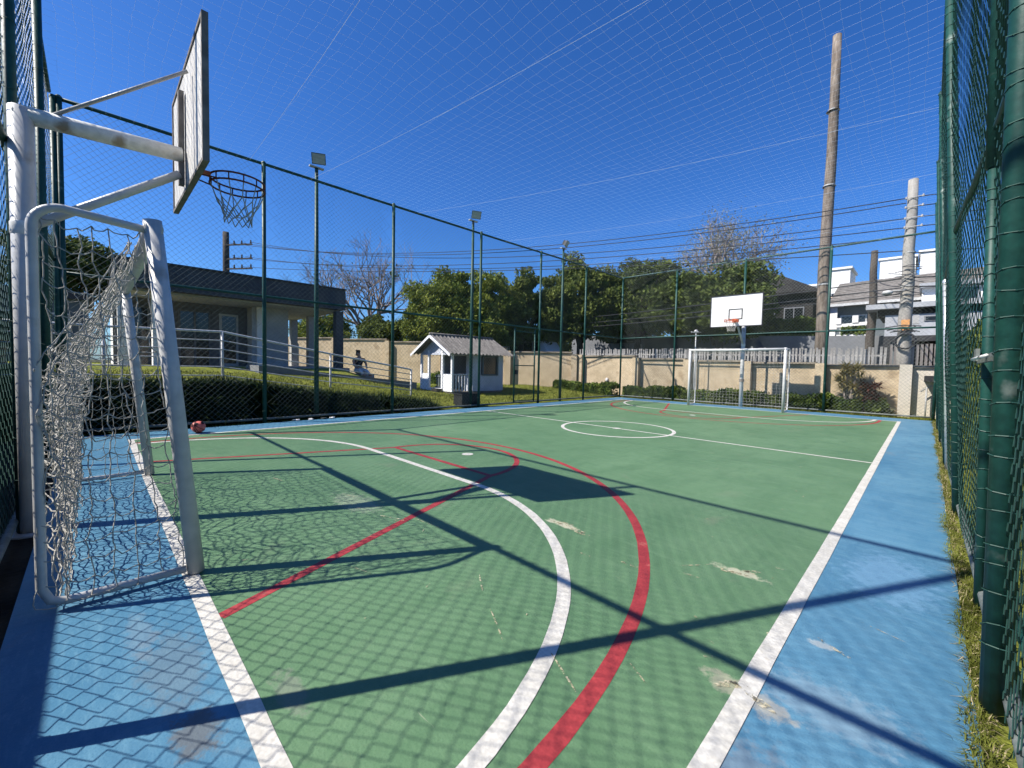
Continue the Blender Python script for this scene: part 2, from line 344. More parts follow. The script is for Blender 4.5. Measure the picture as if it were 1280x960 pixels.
def thing(name, loc, label, cat, group=None, rotz=0.0):
    o = bpy.data.objects.new(name, None); COL.objects.link(o); o.location = loc; o.rotation_euler = (0, 0, rotz)
    o.empty_display_size = .2
    o['_o'] = [float(x) for x in loc]; o['label'] = label; o['category'] = cat
    if group: o['group'] = group
    return o
def tag(o, label, cat, group=None):
    o['label'] = label; o['category'] = cat
    if group: o['group'] = group
    return o
def dup(src, parent=None):
    c = src.copy(); COL.objects.link(c)
    if parent is not None: c.parent = parent
    for ch in [o for o in src.children]: dup(ch, c)
    return c
def clone(src, loc, rotz=0.0, label=None, group=None):
    c = dup(src); c.location = loc; c.rotation_euler = (0, 0, rotz)
    if label: c['label'] = label
    if group: c['group'] = group
    return c
def piece(src, parent, off):
    """a repeat of one part, sharing its mesh"""
    c = src.copy(); COL.objects.link(c); c.parent = parent; c.location = off; return c
def structure(o): o['kind'] = 'structure'; return o

def arc(cx, cy, r, a0, a1, n=48): return [(cx + r*math.cos(a0 + (a1-a0)*i/n), cy + r*math.sin(a0 + (a1-a0)*i/n)) for i in range(n+1)]
def ribbon(name, pts, w, material, z, closed=False):
    """painted stripe: a thin raised sheet following a path"""
    P = np.array(pts, float)
    D = np.gradient(P, axis=0)
    if closed: D[0] = D[-1] = P[1] - P[-2]
    D /= np.linalg.norm(D, axis=1)[:, None]; N = np.stack([-D[:, 1], D[:, 0]], 1)
    # slightly uneven hand-rolled edges
    jl = 1 + .03*rng.normal(size=len(P)); jr = 1 + .03*rng.normal(size=len(P))
    L = P + N*(w/2*jl)[:, None]; R = P - N*(w/2*jr)[:, None]
    n = len(P); V = np.concatenate([np.c_[L, np.full(n, z)], np.c_[R, np.full(n, z)]])
    Q = [(n+i, n+i+1, i+1, i) for i in range(n-1)]
    return structure(MB().raw(V, Q).build(name, material))
def line(a, b, n=40): return [(a[0] + (b[0]-a[0])*i/n, a[1] + (b[1]-a[1])*i/n) for i in range(n+1)]

# ------------------------------------------------------------------ court dimensions
W, L = 8.59, 15.42
CX = -W/2
FX0, FX1, FY0, FY1, FH = -9.65, 0.79, -0.90, 16.9, 5.5      # fence lines

# ------------------------------------------------------------------ ground
def smooth(a, b, x): t = np.clip((x-a)/(b-a), 0, 1); return t*t*(3-2*t)
def lawn_h(X, Y):
    hb = np.interp(Y, [-6, 1.6, 2.5, 3.6, 5.15, 6.5, 8, 12, 18], [.84, .84, .70, .53, .34, .15, .08, .04, .06])
    hb2 = np.interp(Y, [-6, 6.0, 9.0, 12, 18], [1.12, 1.10, .25, .2, .35])
    s = np.clip((-10.4 - X)/4.6, 0, 1)
    pl = hb*(1-s) + hb2*s
    return -.02 + (pl+.02)*smooth(-9.85, -10.35, X)
g = MB()
g.raw([(-400, -200, -.06), (400, -200, -.06), (400, 600, -.06), (-400, 600, -.06)], [(0, 1, 2, 3)])
structure(g.build('ground', 'ground'))
xs = np.concatenate([np.linspace(-9.72, -10.5, 10), np.linspace(-10.8, -27, 34)]); ys = np.linspace(-8, 17.75, 80)
XX, YY = np.meshgrid(xs, ys); ZZ = lawn_h(XX, YY) + .02*np.sin(XX*2.1+YY*1.3)*smooth(-10, -11, XX)
nx = len(xs); Q = [(j*nx+i, (j+1)*nx+i, (j+1)*nx+i+1, j*nx+i+1) for j in range(len(ys)-1) for i in range(nx-1)]
structure(MB().raw(np.stack([XX, YY, ZZ], -1).reshape(-1, 3), Q).build('lawn', 'lawn', smooth=True))
structure(MB().raw([(-9.72, 16.6, -.02), (14, 16.6, -.02), (14, 18.0, -.02), (-9.72, 18.0, -.02)], [(0, 1, 2, 3)]).build('garden_bed', 'lawn'))
structure(MB().raw([(-9.9, -6, -.025), (1.2, -6, -.025), (1.2, -.5, -.025), (-9.9, -.5, -.025)], [(0, 1, 2, 3)]).build('soil_strip', 'soil'))
structure(MB().raw([(.5, -6, -.021), (9, -6, -.021), (9, 16.6, -.021), (.5, 16.6, -.021)], [(0, 1, 2, 3)]).build('side_lawn', 'lawn'))
# street and the raised land beyond the boundary wall
structure(MB().box((-60, 18.25, -.05), (40, 300, 1.25)).build('street_bank', 'ground'))
structure(MB().raw([(-60, 19.2, 1.262), (40, 19.2, 1.262), (40, 25.5, 1.262), (-60, 25.5, 1.262)], [(0, 1, 2, 3)]).build('street', 'asphalt'))
structure(MB().box((-60, 25.5, 1.24), (40, 27.0, 1.38)).build('pavement', 'conc'))

# court slab and paint
structure(MB().box((-9.48, -.76, -.12), (.71, 16.62, 0)).build('court_slab', 'blue'))
structure(MB().raw([(-W, 0, .001), (0, 0, .001), (0, L, .001), (-W, L, .001)], [(0, 1, 2, 3)]).build('court_surface', 'green'))
LW = .078; h = LW/2
Zr, Zw = .0020, .0034
ribbon('touch_line', line((h, -LW), (h, L+LW), 60), LW, 'white_line', Zw)
ribbon('touch_line', line((-W-h, -LW), (-W-h, L+LW), 60), LW, 'white_line', Zw)
ribbon('goal_line', line((0, -h), (-W, -h), 40), LW, 'white_line', Zw)
ribbon('goal_line', line((0, L+h), (-W, L+h), 40), LW, 'white_line', Zw)
ribbon('halfway_line', line((0, L/2), (-W, L/2)), .06, 'white_line', Zw)
ribbon('centre_circle', arc(CX, L/2, 1.19, 0, 2*PI, 72), .075, 'white_line', Zw+.0006, closed=True)
def spot(name, x, y, r): structure(MB().ngon([(x+r*math.cos(a), y+r*math.sin(a), Zw+.0012) for a in np.linspace(0, 2*PI, 24, endpoint=False)]).build(name, 'white_line'))
spot('centre_spot', CX, L/2, .09); spot('penalty_spot', CX, 3.48, .085); spot('penalty_spot', CX, L-3.48, .085)
R1, O1 = 2.55, 1.28
pen = arc(CX+O1, 0, R1, 0, PI/2, 40)[:-1] + line((CX+O1, R1), (CX-O1, R1), 12) + arc(CX-O1, 0, R1, PI/2, PI, 40)[1:]
ribbon('penalty_area_line', pen, .08, 'white_line', Zw+.0006)
ribbon('penalty_area_line', [(x, L-y) for x, y in pen], .08, 'white_line', Zw+.0006)
R3 = 3.94
three = line((CX+R3, 0), (CX+R3, .38), 6)[:-1] + arc(CX, .38, R3, 0, PI, 72) + line((CX-R3, .38), (CX-R3, 0), 6)[1:]
ribbon('three_point_line', three, .075, 'red_line', Zr)
ribbon('three_point_line', [(x, L-y) for x, y in three], .075, 'red_line', Zr)
key = line((-2.03, 0), (-3.17, 2.92), 16)[:-1] + [(-3.17, 2.92)]
for f in (lambda x, y: (x, y), lambda x, y: (x, L-y)):
    ribbon('key_line', [f(*p) for p in key], .07, 'red_line', Zr+.0005)
    ribbon('key_line', [f(2*CX-x, y) for x, y in key], .07, 'red_line', Zr+.0005)
    ribbon('free_throw_line', [f(*p) for p in line((-3.14, 2.92), (2*CX+3.14, 2.92))], .07, 'red_line', Zr+.0010)
    ribbon('free_throw_circle', [f(*p) for p in arc(CX, 2.92, 1.13, 0, PI, 36)], .07, 'red_line', Zr+.0015)
# chipped and scuffed paint
sc = MB()
def scuff(x, y, ln, wd, ang, n=14):
    a = np.linspace(0, 2*PI, n, endpoint=False); r = .8 + .22*rng.normal(size=n)*.6
    u, v = ln/2*np.cos(a)*r, wd/2*np.sin(a)*r; ca, sa = math.cos(ang), math.sin(ang)
    sc.ngon(np.stack([x+u*ca-v*sa, y+u*sa+v*ca, np.full(n, .0054)], 1))
for x, y, ln, wd, an in [(-1.60, 2.34, .34, .03, .05), (-1.42, 2.31, .24, .05, -.1), (-.36, 2.52, .26, .03, .1), (-.25, 2.60, .16, .05, .7), (-.13, 2.8, .07, .02, 0),
                         (-.55, 2.42, .3, .012, .9), (-2.75, 1.33, .22, .02, .4), (-2.62, 1.38, .09, .03, .2), (-2.45, 1.5, .3, .014, .1), (-.02, 1.44, .16, .05, .6), (.11, 1.42, .14, .05, -.3),
                         (.24, 2.06, .12, .035, -.5), (-1.15, 2.0, .12, .02, 0), (-.86, 2.1, .15, .025, .1), (-.52, 2.26, .12, .02, .2), (-1.0, 1.0, .32, .012, -.5), (-.55, .98, .36, .012, -.45),
                         (-3.2, 1.2, .3, .02, .5), (-3.5, 1.35, .25, .015, .3), (-1.35, 1.2, .25, .012, -.6), (-.15, 1.55, .06, .02, .8), (-2.0, .75, .3, .01, .3), (-4.6, 1.0, .3, .02, .2),
                         (-1.9, 1.6, .16, .015, .2), (-.3, 1.2, .22, .01, -.5), (.42, 2.4, .22, .008, -.3)]:
    for k in range(3 if wd > .02 else 1):
        scuff(x + rng.normal()*.03*(k > 0), y + rng.normal()*.02*(k > 0), ln*(1 if k == 0 else .5), wd*(1 if k == 0 else .7), an + rng.normal()*.2*(k > 0))
for k in range(150):
    x = -W*rng.random()**1.3; y = .2 + (L-.6)*rng.random()**1.4
    scuff(x, y, .02 + .13*rng.random()**3, .006 + .010*rng.random(), rng.random()*PI, 8)
structure(sc.build('paint_scuff', 'scuff'))

# ------------------------------------------------------------------ chain link fences
PITCH = .108
def noise1(n, amp, k=3):
    x = np.linspace(0, 1, n); y = np.zeros(n)
    for i in range(1, k+1): y += rng.normal()*np.sin(2*PI*(i*x*1.3 + rng.random()))/i
    return amp*y
def diag_mesh(mb, frame, u0, u1, v0, v1, r, step=.35):
    """straight-run diamonds for the farther fences: crossing diagonal wires with slight sag"""
    a = PITCH; A = []; B = []
    H = v1-v0
    for sgn, dn in ((1, .003), (-1, -.003)):
        k0 = int(math.floor((u0-H)/a)) - 1; k1 = int(math.ceil((u1+H)/a)) + 1
        for k in range(k0, k1):
            s = k*a
            # u = s + t (sgn 1) or u = s + H - t
            t = np.arange(0, H+step*.5, step); t[-1] = H
            u = s + t if sgn > 0 else s + H - t
            nrm = .012*np.sin(u*1.7 + t*2.3 + sgn) + .008*np.sin(u*4.1 - t*3.1) + dn
            uu = u + .006*np.sin(t*3.3 + k*.7); 
            P = frame(uu, v0 + t, nrm)
            ok = (u[:-1] >= u0-.02) & (u[1:] >= u0-.02) & (u[:-1] <= u1+.02) & (u[1:] <= u1+.02)
            A.append(P[:-1][ok]); B.append(P[1:][ok])
    mb.segs(np.concatenate(A), np.concatenate(B), r, 3)
def woven_mesh(mb, frame, u0, u1, v0, v1, r, bulge=.02, knuckle=.0045):
    """true chain link: each wire a bent zigzag that hooks its neighbours"""
    a = PITCH; n = int((u1-u0)/(a/2)); nv = int((v1-v0)/(a/2))
    A = []; B = []
    for i in range(n):
        uc = u0 + (i+.5)*a/2
        k = np.arange(nv+1); side = np.where((k+i) % 2 == 0, 1., -1.)
        v = v0 + k*a/2; u = uc + side*(a/4 + .002)
        u = u + .010*np.sin(v*2.1+uc*1.3) + .004*rng.normal(size=len(k)); v = v + .004*rng.normal(size=len(k))
        dep = side*knuckle
        bul = bulge*(np.sin(uc*2.2+1)*np.sin(v*1.1+.4) + .5*np.sin(uc*5.1)*np.sin(v*2.9))
        # three points per bend: approach, knuckle, leave
        um = (u[:-1]+u[1:])/2; vm = (v[:-1]+v[1:])/2
        pu = np.empty(2*len(u)-1); pv = pu.copy(); pd = pu.copy()
        pu[0::2] = u; pv[0::2] = v; pd[0::2] = dep + bul
        pu[1::2] = um; pv[1::2] = vm; pd[1::2] = (bul[:-1]+bul[1:])/2
        P = frame(pu, pv, pd); A.append(P[:-1]); B.append(P[1:])
    mb.segs(np.concatenate(A), np.concatenate(B), r, 3)

def lean(Y): return np.interp(Y, [-.9, 1.2, 2.0, 3.2, 5.5, 8.0, 17], [.0, .01, .017, .024, .055, .053, .045])
def fr_left(u, v, n): return np.stack([FX0 + n, u, v], -1)
def fr_far(u, v, n): return np.stack([u, FY1 + n, v], -1)
def fr_near(u, v, n): return np.stack([u, FY0 + n, v], -1)
def fr_right(u, v, n): return np.stack([FX1 - lean(u)*v + n, u, v], -1)

FG = 'chain link fences round the court'
def fence(label, frame, posts, u0, u1, woven_until=None, inside=1, r=.0021, wire='wire_far', mid=2.72, FH=5.5, off=.055, tie=.42):
    o = frame(np.array([u0]), np.array([0.]), np.array([0.]))[0]
    t = thing('chain_link_fence', tuple(o), label, 'fence', FG)
    P = lambda u, v, n=0.: frame(np.array([u]), np.array([v]), np.array([n]))[0]
    for q in posts:
        u, rad, z1, m = q[:4] if isinstance(q, tuple) else (q, .040, FH+.02, 'fence_green')
        off_ = off - (q[4] if isinstance(q, tuple) and len(q) > 4 else 0)
        pb = MB().tube([P(u, -.15, -off_*inside), P(u, FH*.5*z1/FH, -off_*inside), P(u, z1, -off_*inside)], rad, 14)
        c = P(u, z1, -off_*inside); pb.lathe(c, [(rad*1.12, -.03), (rad*1.12, 0), (rad*.6, .025), (0.001, .03)], 14)
        pb.build('post', m, t, smooth=True)
    for z, rad in ((.07, .026), (mid, .027), (FH, .030)):
        n = 24; us = np.linspace(u0, u1, n); zz = z + noise1(n, .006)
        MB().tube(frame(us, zz, np.full(n, -.012*inside)), rad, 10).build('rail', 'fence_green' if z > 1 else 'pipe', t, smooth=True)
    # tie wires round the posts
    tw = MB()
    for q in posts:
        u = q[0] if isinstance(q, tuple) else q; rad = q[1] if isinstance(q, tuple) else .04; off_ = off - (q[4] if isinstance(q, tuple) and len(q) > 4 else 0)
        for z in np.arange(.2, 5.4, tie):
            zz = z + .55*tie*rng.random(); sl = rng.normal()*.018; a = np.linspace(0, 2*PI, 9)
            tw.polyline(frame(u + (rad+.004)*np.cos(a), zz + .02*np.sin(a*.5) + sl*np.cos(a), -off_*inside + (rad+.004)*np.sin(a)), .0022)
    tw.build('tie_wire', 'wire', t, kind='stuff')
    up = [q[0] if isinstance(q, tuple) else q for q in posts]
    up = [u0] + [u for u in sorted(up) if u0+.2 < u < u1-.2] + [u1]
    for a, b in zip(up[:-1], up[1:]):
        mb = MB()
        if woven_until is not None and a < woven_until: woven_mesh(mb, frame, a, b, .04, FH, r)
        else: diag_mesh(mb, frame, a, b, .04, FH, r)
        mb.build('wire_mesh', wire, t, kind='stuff')
    return t
left_posts = [-.78, 2.15, 5.18, 8.22, 11.10, 13.95, 16.88]
fence('dark green chain link fence between the court and the hedge bank, clubhouse and playhouse', fr_left, left_posts, FY0+.02, FY1-.02, inside=-1)
fence('green chain link fence standing behind the goal in front of the beige wall', fr_far, [-7.05, -4.45, -1.88, .72], FX0+.03, FX1-.12, inside=1, r=.0023)
fence('green chain link fence directly behind the goal with the bunched net', fr_near, [(-9.6, .04, 5.5, 'fence_green'), (-6.95, .04, 5.5, 'fence_green'), (-4.35, .035, 5.5, 'fence_green'), (-1.72, .04, 5.5, 'fence_green'), (.70, .04, 5.5, 'fence_green')], FX0+.03, FX1-.1, woven_until=99, inside=-1, r=.0026, wire='wire', mid=2.92, FH=5.58)
rf = fence('green chain link fence rising out of the narrow grass strip beside the blue run-off', fr_right,
           [(-.6, .04, 5.5, 'fence_green'), (2.06, .044, 5.52, 'fence_green', .026), (3.14, .026, 2.70, 'fence_green'), (5.45, .040, 5.52, 'fence_green'), (8.05, .030, 2.66, 'galv'), (8.5, .040, 5.52, 'fence_green'), (11.3, .040, 5.52, 'fence_green'), (14.1, .040, 5.52, 'fence_green')],
           FY0+.03, FY1-.05, woven_until=9.0, inside=-1, r=.0027, wire='wire', off=-.002, tie=.108)
# upper sleeve of the gate post, and the gate leaf between the two stout posts
P = lambda u, v, n=0.: fr_right(np.array([u]), np.array([v]), np.array([n]))[0]
MB().tube([P(3.14, 2.5, -.002), P(3.14, 5.52, -.002)], .035, 14).build('post', 'fence_green', rf, smooth=True)
gt = thing('wire_gate', tuple(P(2.2, 0)), 'green framed chain link gate leaf with a steel latch, behind the stout green post', 'gate')
fb = MB()
for a, b in (((2.17, .1), (2.17, 2.6)), ((3.05, .1), (3.05, 2.6)), ((2.17, 2.6), (3.05, 2.6)), ((2.17, .1), (3.05, .1)), ((2.17, 1.35), (3.05, 1.35))):
    fb.tube([P(*a, .10), P(*b, .10)], .021, 10)
fb.build('frame', 'fence_green', gt, smooth=True)
mb = MB(); woven_mesh(mb, lambda u, v, n: fr_right(u, v, n+.10), 2.18, 3.05, .1, 2.6, .0018); mb.build('wire_mesh', 'wire', gt, kind='stuff')
lb = MB(); lb.beam(P(3.14, 1.42, -.04), P(2.35, 1.42, -.04), .010, .040); lb.beam(P(3.2, 1.45, -.045), P(3.08, 1.45, -.045), .015, .07)
lt = lb.build('latch', 'pipe', gt)
MB().tube([P(3.1, 1.425, -.064), P(2.4, 1.425, -.064)], .008, 8).build('bolt', 'rust_paint', lt, smooth=True)

# gate in the left fence
gl = thing('court_gate', (FX0, 9.8, 0), 'dark green framed gate with one middle bar in the fence beyond the playhouse', 'gate')
fb = MB()
for a, b in (((9.82, .08), (9.82, 2.66)), ((10.86, .08), (10.86, 2.66))): fb.tube([fr_left(np.array([a[0]]), np.array([a[1]]), np.array([.05]))[0], fr_left(np.array([b[0]]), np.array([b[1]]), np.array([.05]))[0]], .028, 10)
fb.build('frame', 'fence_green', gl, smooth=True)
for z in (.12, 1.36, 2.55):
    MB().tube([(FX0+.05, 9.82, z), (FX0+.05, 10.86, z)], .018, 8).build('crossbar', 'fence_green', gl, smooth=True)
MB().box((FX0+.02, 9.86, 1.05), (FX0+.10, 9.95, 1.2)).build('lock_box', 'black_paint', gl)

# ------------------------------------------------------------------ overhead net
on = thing('overhead_net', (CX, 7.5, FH), 'thin pale square net stretched over the whole court against the blue sky', 'net')
nb = MB(); A = []; B = []
NA = .172
def nz(x, y): return FH - .02 - .10*np.sin(PI*np.clip((x-FX0)/(FX1-FX0), 0, 1))*(1 + .5*np.sin(y*2*PI/3.0)) 
xs = np.arange(FX0, FX1-.28, NA); ys = np.arange(FY0, FY1, NA)
for x in xs:
    yy = np.arange(FY0, FY1, NA); xx = x + .02*np.sin(yy*1.9 + x*3)
    Pp = np.stack([xx, yy, nz(xx, yy)], 1); Pp += rng.normal(size=Pp.shape)*[.006,.006,.006]; A.append(Pp[:-1]); B.append(Pp[1:])
for y in ys:
    xx = np.append(np.arange(FX0, FX1-.28, NA), FX1-.28); yy = y + .02*np.sin(xx*2.1 + y*3)
    Pp = np.stack([xx, yy, nz(xx, yy)], 1); Pp += rng.normal(size=Pp.shape)*[.006,.006,.006]; A.append(Pp[:-1]); B.append(Pp[1:])
nb.segs(np.concatenate(A), np.concatenate(B), .00072, 3)
nb.build('netting', 'net_cord', on, kind='stuff')
for (ya, yb) in ((8.9, 5.9), (11.9, 9.3), (4.2, 3.1), (1.55, 1.9), (15, 13.6)):
    t = np.linspace(0, 1, 24); x = FX0 + t*(FX1-.28-FX0)
    MB().tube(np.stack([x, yb + t*(ya-yb), FH - .01 - .35*np.sin(PI*t)*.35], 1), .0022, 5).build('support_cable', 'net_cord', on)

# ------------------------------------------------------------------ goals
GW, GH = 3.07, 2.08
def grid_net(mb, S, nu, nv, r, hang=.012, seed=0):
    """S(u,v)->points; a rope net with knots and slack between them"""
    g = np.array([[S(i/nu, j/nv) for j in range(nv+1)] for i in range(nu+1)]); g = g + rng.normal(size=g.shape)*.010
    A = []; B = []
    def rope(p, q):
        m1 = p*.67 + q*.33; m2 = p*.33 + q*.67; s = hang*(.4 + rng.random())
        m1 = m1 + rng.normal(size=3)*.005; m2 = m2 + rng.normal(size=3)*.005; m1[2] -= s; m2[2] -= s
        for a, b in ((p, m1), (m1, m2), (m2, q)): A.append(a); B.append(b)
    for i in range(nu+1):
        for j in range(nv+1):
            if i < nu: rope(g[i, j], g[i+1, j])
            if j < nv: rope(g[i, j], g[i, j+1])
    mb.segs(np.array(A), np.array(B), r, 5)
def make_goal(lean, back_y, label, loc, rotz, profile, slack, broken=False, rr=.0031):
    """built in local axes: x across, y into the pitch, mouth at y=0"""
    t = thing('football_goal', (0, 0, 0), label, 'goal', 'white futsal goals with rope nets')
    lz = lambda z: -lean*z/GH
    hw = GW/2
    for s in (-1, 1):
        MB().tube([(s*hw, lz(0), 0), (s*hw, lz(GH*.5), GH*.5), (s*hw, lz(GH+.03), GH+.03)], .044, 18).build('post', 'white_paint', t, smooth=True)
        # bent side frame: back from the top of the post, round a bend, down and forward to the foot
        top = GH - .03; by = back_y
        c = .11; p = [(s*hw, lz(top)-.03, top)]
        p += [(s*hw, by + c, top+.03)] + [(s*hw, by + c - c*math.sin(a), top + .03 - c + c*math.cos(a)) for a in np.linspace(.2, PI/2, 8)]
        if broken and s < 0: p = [(s*hw, by, .3)]           # only the foot of the far side frame is left standing
        p += [(s*hw, by, 1.0)]*(len(p) > 1) + [(s*hw, by, .12), (s*hw, by + .03, .05), (s*hw, by + .09, .03)] + [(s*hw, lz(0) - .05, .03)]
        MB().tube(p, .0215, 12).build('side_frame', 'white_paint', t, smooth=True)
    MB().tube([(-hw-.03, lz(GH-.02), GH-.02), (0, lz(GH-.02), GH-.03), (hw+.03, lz(GH-.02), GH-.02)], .044, 18).build('crossbar', 'white_paint', t, smooth=True)
    nb = MB()
    pv = np.array([q[0] for q in profile]); py = np.array([q[1] for q in profile]); pz = np.array([q[2] for q in profile])
    def back(u, v):
        y = np.interp(v, pv, py); z = np.interp(v, pv, pz)
        f = slack*(math.sin(u*23 + v*4) * .5 + .5*math.sin(u*51+1 + v*7)) * math.sin(PI*min(1, v*1.1))
        return np.array([-hw + u*GW + .03*math.sin(v*9+u*4)*slack*8, y + f, z + .05*slack*8*math.sin(u*17)*(v*(1-v))])
    grid_net(nb, back, 27, 22, rr)
    if broken: grid_net(nb, lambda u, v: back(min(1, .02+u*.98), v) + np.array([.02*math.sin(v*31), -.035 - .05*math.sin(u*13+v*9)*math.sin(PI*v), .05*math.sin(u*29)*(1-v)*v]), 24, 20, rr)
    for s in (-1, 1):
        def side(u, v, s=s):
            z = (GH-.1)*(1-v)**1.0 + .04; y0 = lz(z) - .06; y1 = back_y + .02 + .05*math.sin(v*5)*slack*6
            return np.array([s*hw + .03*math.sin(v*6+u*3)*slack*6, y0 + (y1-y0)*u, z - .10*slack*8*math.sin(PI*u)*(.4+v*.6)*(1-v*.8)])
        grid_net(nb, side, 6 if broken else 5, 18 if broken else 16, rr, hang=.018)
    nb.build('net', 'rope', t)
    t.location = loc; t.rotation_euler = (0, 0, rotz)
    return t
make_goal(.18, -.64, 'white goal leaning back with a bunched grey rope net, under the near backboard', (-4.205, -.01, .012), 0,
          [(0, -.24, 1.98), (.12, -.36, 1.66), (.26, -.52, 1.34), (.5, -.57, .95), (.75, -.56, .5), (1, -.55, .03)], .10, broken=True)
make_goal(.0, -.62, 'white goal with a tidy net standing before the beige wall', (-4.29, L+.02, .012), PI,
          [(0, -.08, 2.0), (.18, -.52, 1.95), (.4, -.58, 1.4), (1, -.60, .03)], .02, rr=.0024)

# ------------------------------------------------------------------ basketball hoops
def make_hoop(label, front):
    """local axes: pole base at origin, board out along +y; front=True shows the painted face"""
    t = thing('basketball_hoop', (0, 0, 0), label, 'basketball hoop', 'basketball hoops on white poles')
    by = 0.975                                   # board distance from pole
    MB().tube([(0, 0, -.1), (0, 0, 1.6), (0, 0, 3.18)], [.064, .066, .068], 20).build('pole', 'white_paint', t, smooth=True)
    arm = MB().tube([(0, -.04, 3.14), (-.02, by*.5, 3.17), (-.04, by-.03, 3.2)], .062, 16).build('arm', 'rust_paint', t, smooth=True)
    MB().tube([(.0, .02, 2.32), (-.03, by-.05, 3.02)], .034, 12).build('brace', 'white_paint', t, smooth=True)
    MB().tube([(.0, .14, 3.18), (.34, by-.03, 3.76)], .014, 8).build('tie_rod', 'grey_steel', t, smooth=True)
    MB().tube([(.0, .14, 3.18), (-.52, by-.03, 3.42)], .014, 8).build('tie_rod', 'grey_steel', t, smooth=True)
    wj = MB(); wj.lathe((0, 0, 2.30), [(.067, -.05), (.072, -.04), (.072, .04), (.067, .05)], 16); wj.build('weld_collar', 'rust_paint', t, smooth=True)
    # board of painted planks
    bw, z0, z1 = .84, 2.88, 3.99
    board = MB().box((-bw, by-.010, z0), (-bw+.03, by+.034, z1)).box((bw-.03, by-.010, z0), (bw, by+.034, z1)).box((-bw+.03, by-.010, z0), (bw-.03, by+.034, z0+.03)).box((-bw+.03, by-.010, z1-.03), (bw-.03, by+.034, z1)).build('backboard', 'black_paint' if front else 'frame_wood', t)
    if front:
        npl = 6; H = (z1-z0-.06)/npl
        for i in range(npl): MB().box((-bw+.03, by, z0+.03+i*H+.002), (bw-.03, by+.02, z0+.03+(i+1)*H-.002)).build('plank', 'board_white', board)
        sq = MB(); a, b, c, d = -.225, .225, 3.13, 3.50; q = .035
        sq.box((a, by+.02, c), (b, by+.024, c+q)); sq.box((a, by+.02, d-q), (b, by+.024, d)); sq.box((a, by+.02, c+q), (a+q, by+.024, d-q)); sq.box((b-q, by+.02, c+q), (b, by+.024, d-q))
        sq.build('target_square', 'black_paint', board)
    else:
        npl = 9; H = (2*bw-.06)/npl
        for i in range(npl): MB().box((-bw+.03+i*H+.004, by, z0+.03), (-bw+.03+(i+1)*H-.004, by+.02+.004*(i % 2), z1-.03)).build('plank', 'board_back', board)
        for x in (-.06, .34):
            pass
        MB().box((-.10, by-.05, z0+.06), (-.03, by-.011, z1-.22)).build('batten', 'frame_wood', board)
    # double ring and its plate
    zr = 3.09; rc = by + .02 + .15 + .225
    pl = MB().box((-.09, by+.024, zr-.06), (.09, by+.05, zr+.05)).beam((0, by+.04, zr-.005), (0, rc-.22, zr-.005), .1, .02)
    pl.build('rim_bracket', 'orange', t)
    rm = 'orange' if front else 'rim_dark'
    ring = MB(); a = np.linspace(0, 2*PI, 37)
    for dz in (0, -.065):
        ring.tube(np.stack([.225*np.cos(a), rc + .225*np.sin(a), np.full(37, zr+dz)], 1), .009, 8, caps=False)
    for k in range(12):
        aa = 2*PI*k/12; ring.segs([(.225*math.cos(aa), rc+.225*math.sin(aa), zr)], [(.225*math.cos(aa), rc+.225*math.sin(aa), zr-.065)], .006, 5)
    ring.tube([(-.06, by+.04, zr-.05), (-.12, rc-.19, zr-.06)], .007, 6); ring.tube([(.06, by+.04, zr-.05), (.12, rc-.19, zr-.06)], .007, 6)
    ring.build('rim', rm, t, smooth=True)
    net = MB(); n = 12; A = []; B = []
    lev = [(0, .222, -.065), (0, .175, -.20), (.5, .140, -.27), (0, .122, -.315), (.5, .114, -.355), (0, .118, -.395)]
    pts = [[np.array([r*math.cos(2*PI*(k+o)/n), rc + r*math.sin(2*PI*(k+o)/n), zr+z + .01*rng.normal()]) for k in range(n)] for o, r, z in lev]
    for k in range(n): A.append(pts[0][k]); B.append(pts[1][k])
    for i in range(1, len(lev)-1):
        for k in range(n):
            A.append(pts[i][k]); B.append(pts[i+1][k])
            kk = (k-1) % n if lev[i][0] == 0 else (k+1) % n
            A.append(pts[i][k]); B.append(pts[i+1][kk])
    net.segs(np.array(A), np.array(B), .0048, 5)
    net.build('net', 'hoop_net' if not front else 'rope', t)
    MB().lathe((0, 0, 0), [(.16, 0), (.16, .012), (.08, .014)], 16).build('base_plate', 'grey_steel', t)
    return t
hp = make_hoop('weathered basketball hoop seen from behind, its board above the leaning goal', False); hp.location = (-4.32, -.795, -.02)
hp2 = make_hoop('basketball hoop with a white front board and black square, above the tidy goal', True); hp2.location = (-4.26, 16.28, -.02); hp2.rotation_euler = (0, 0, PI)
MB().lathe((0, 0, 1.0), [(.067, -.05), (.088, -.045), (.088, .045), (.081, .05)], 16).build('clamp', 'frame_wood', hp2)

# ------------------------------------------------------------------ ball, crate, litter
bl = thing('ball', (-8.83, .88, .11), 'deflated pinkish red ball resting by the fence below the dark hedge bank', 'ball')
b = MB(); ks = 20; prof = [(.11*math.sin(a), -.11*math.cos(a)*(.94 if math.cos(a) < 0 else 1)) for a in np.linspace(.02, PI-.02, 16)]
b.lathe((-8.83, .88, .11), prof, ks).build('cover', 'ball_red', bl, smooth=True)
sb = MB()
for k in range(3):
    a = np.linspace(0, 2*PI, 28); e1 = rng.normal(size=3); e1 /= np.linalg.norm(e1); e2 = np.cross(e1, [.3, .5, .8]); e2 /= np.linalg.norm(e2)
    sb.tube(np.array([-8.83, .88, .11]) + .1115*(np.cos(a)[:, None]*e1 + np.sin(a)[:, None]*e2), .004, 5, caps=False)
sb.build('seam', 'ball_dark', bl)
pb = MB(); dirs = [(.75, -.35, .56), (.6, .45, .66), (.2, -.8, .3)]
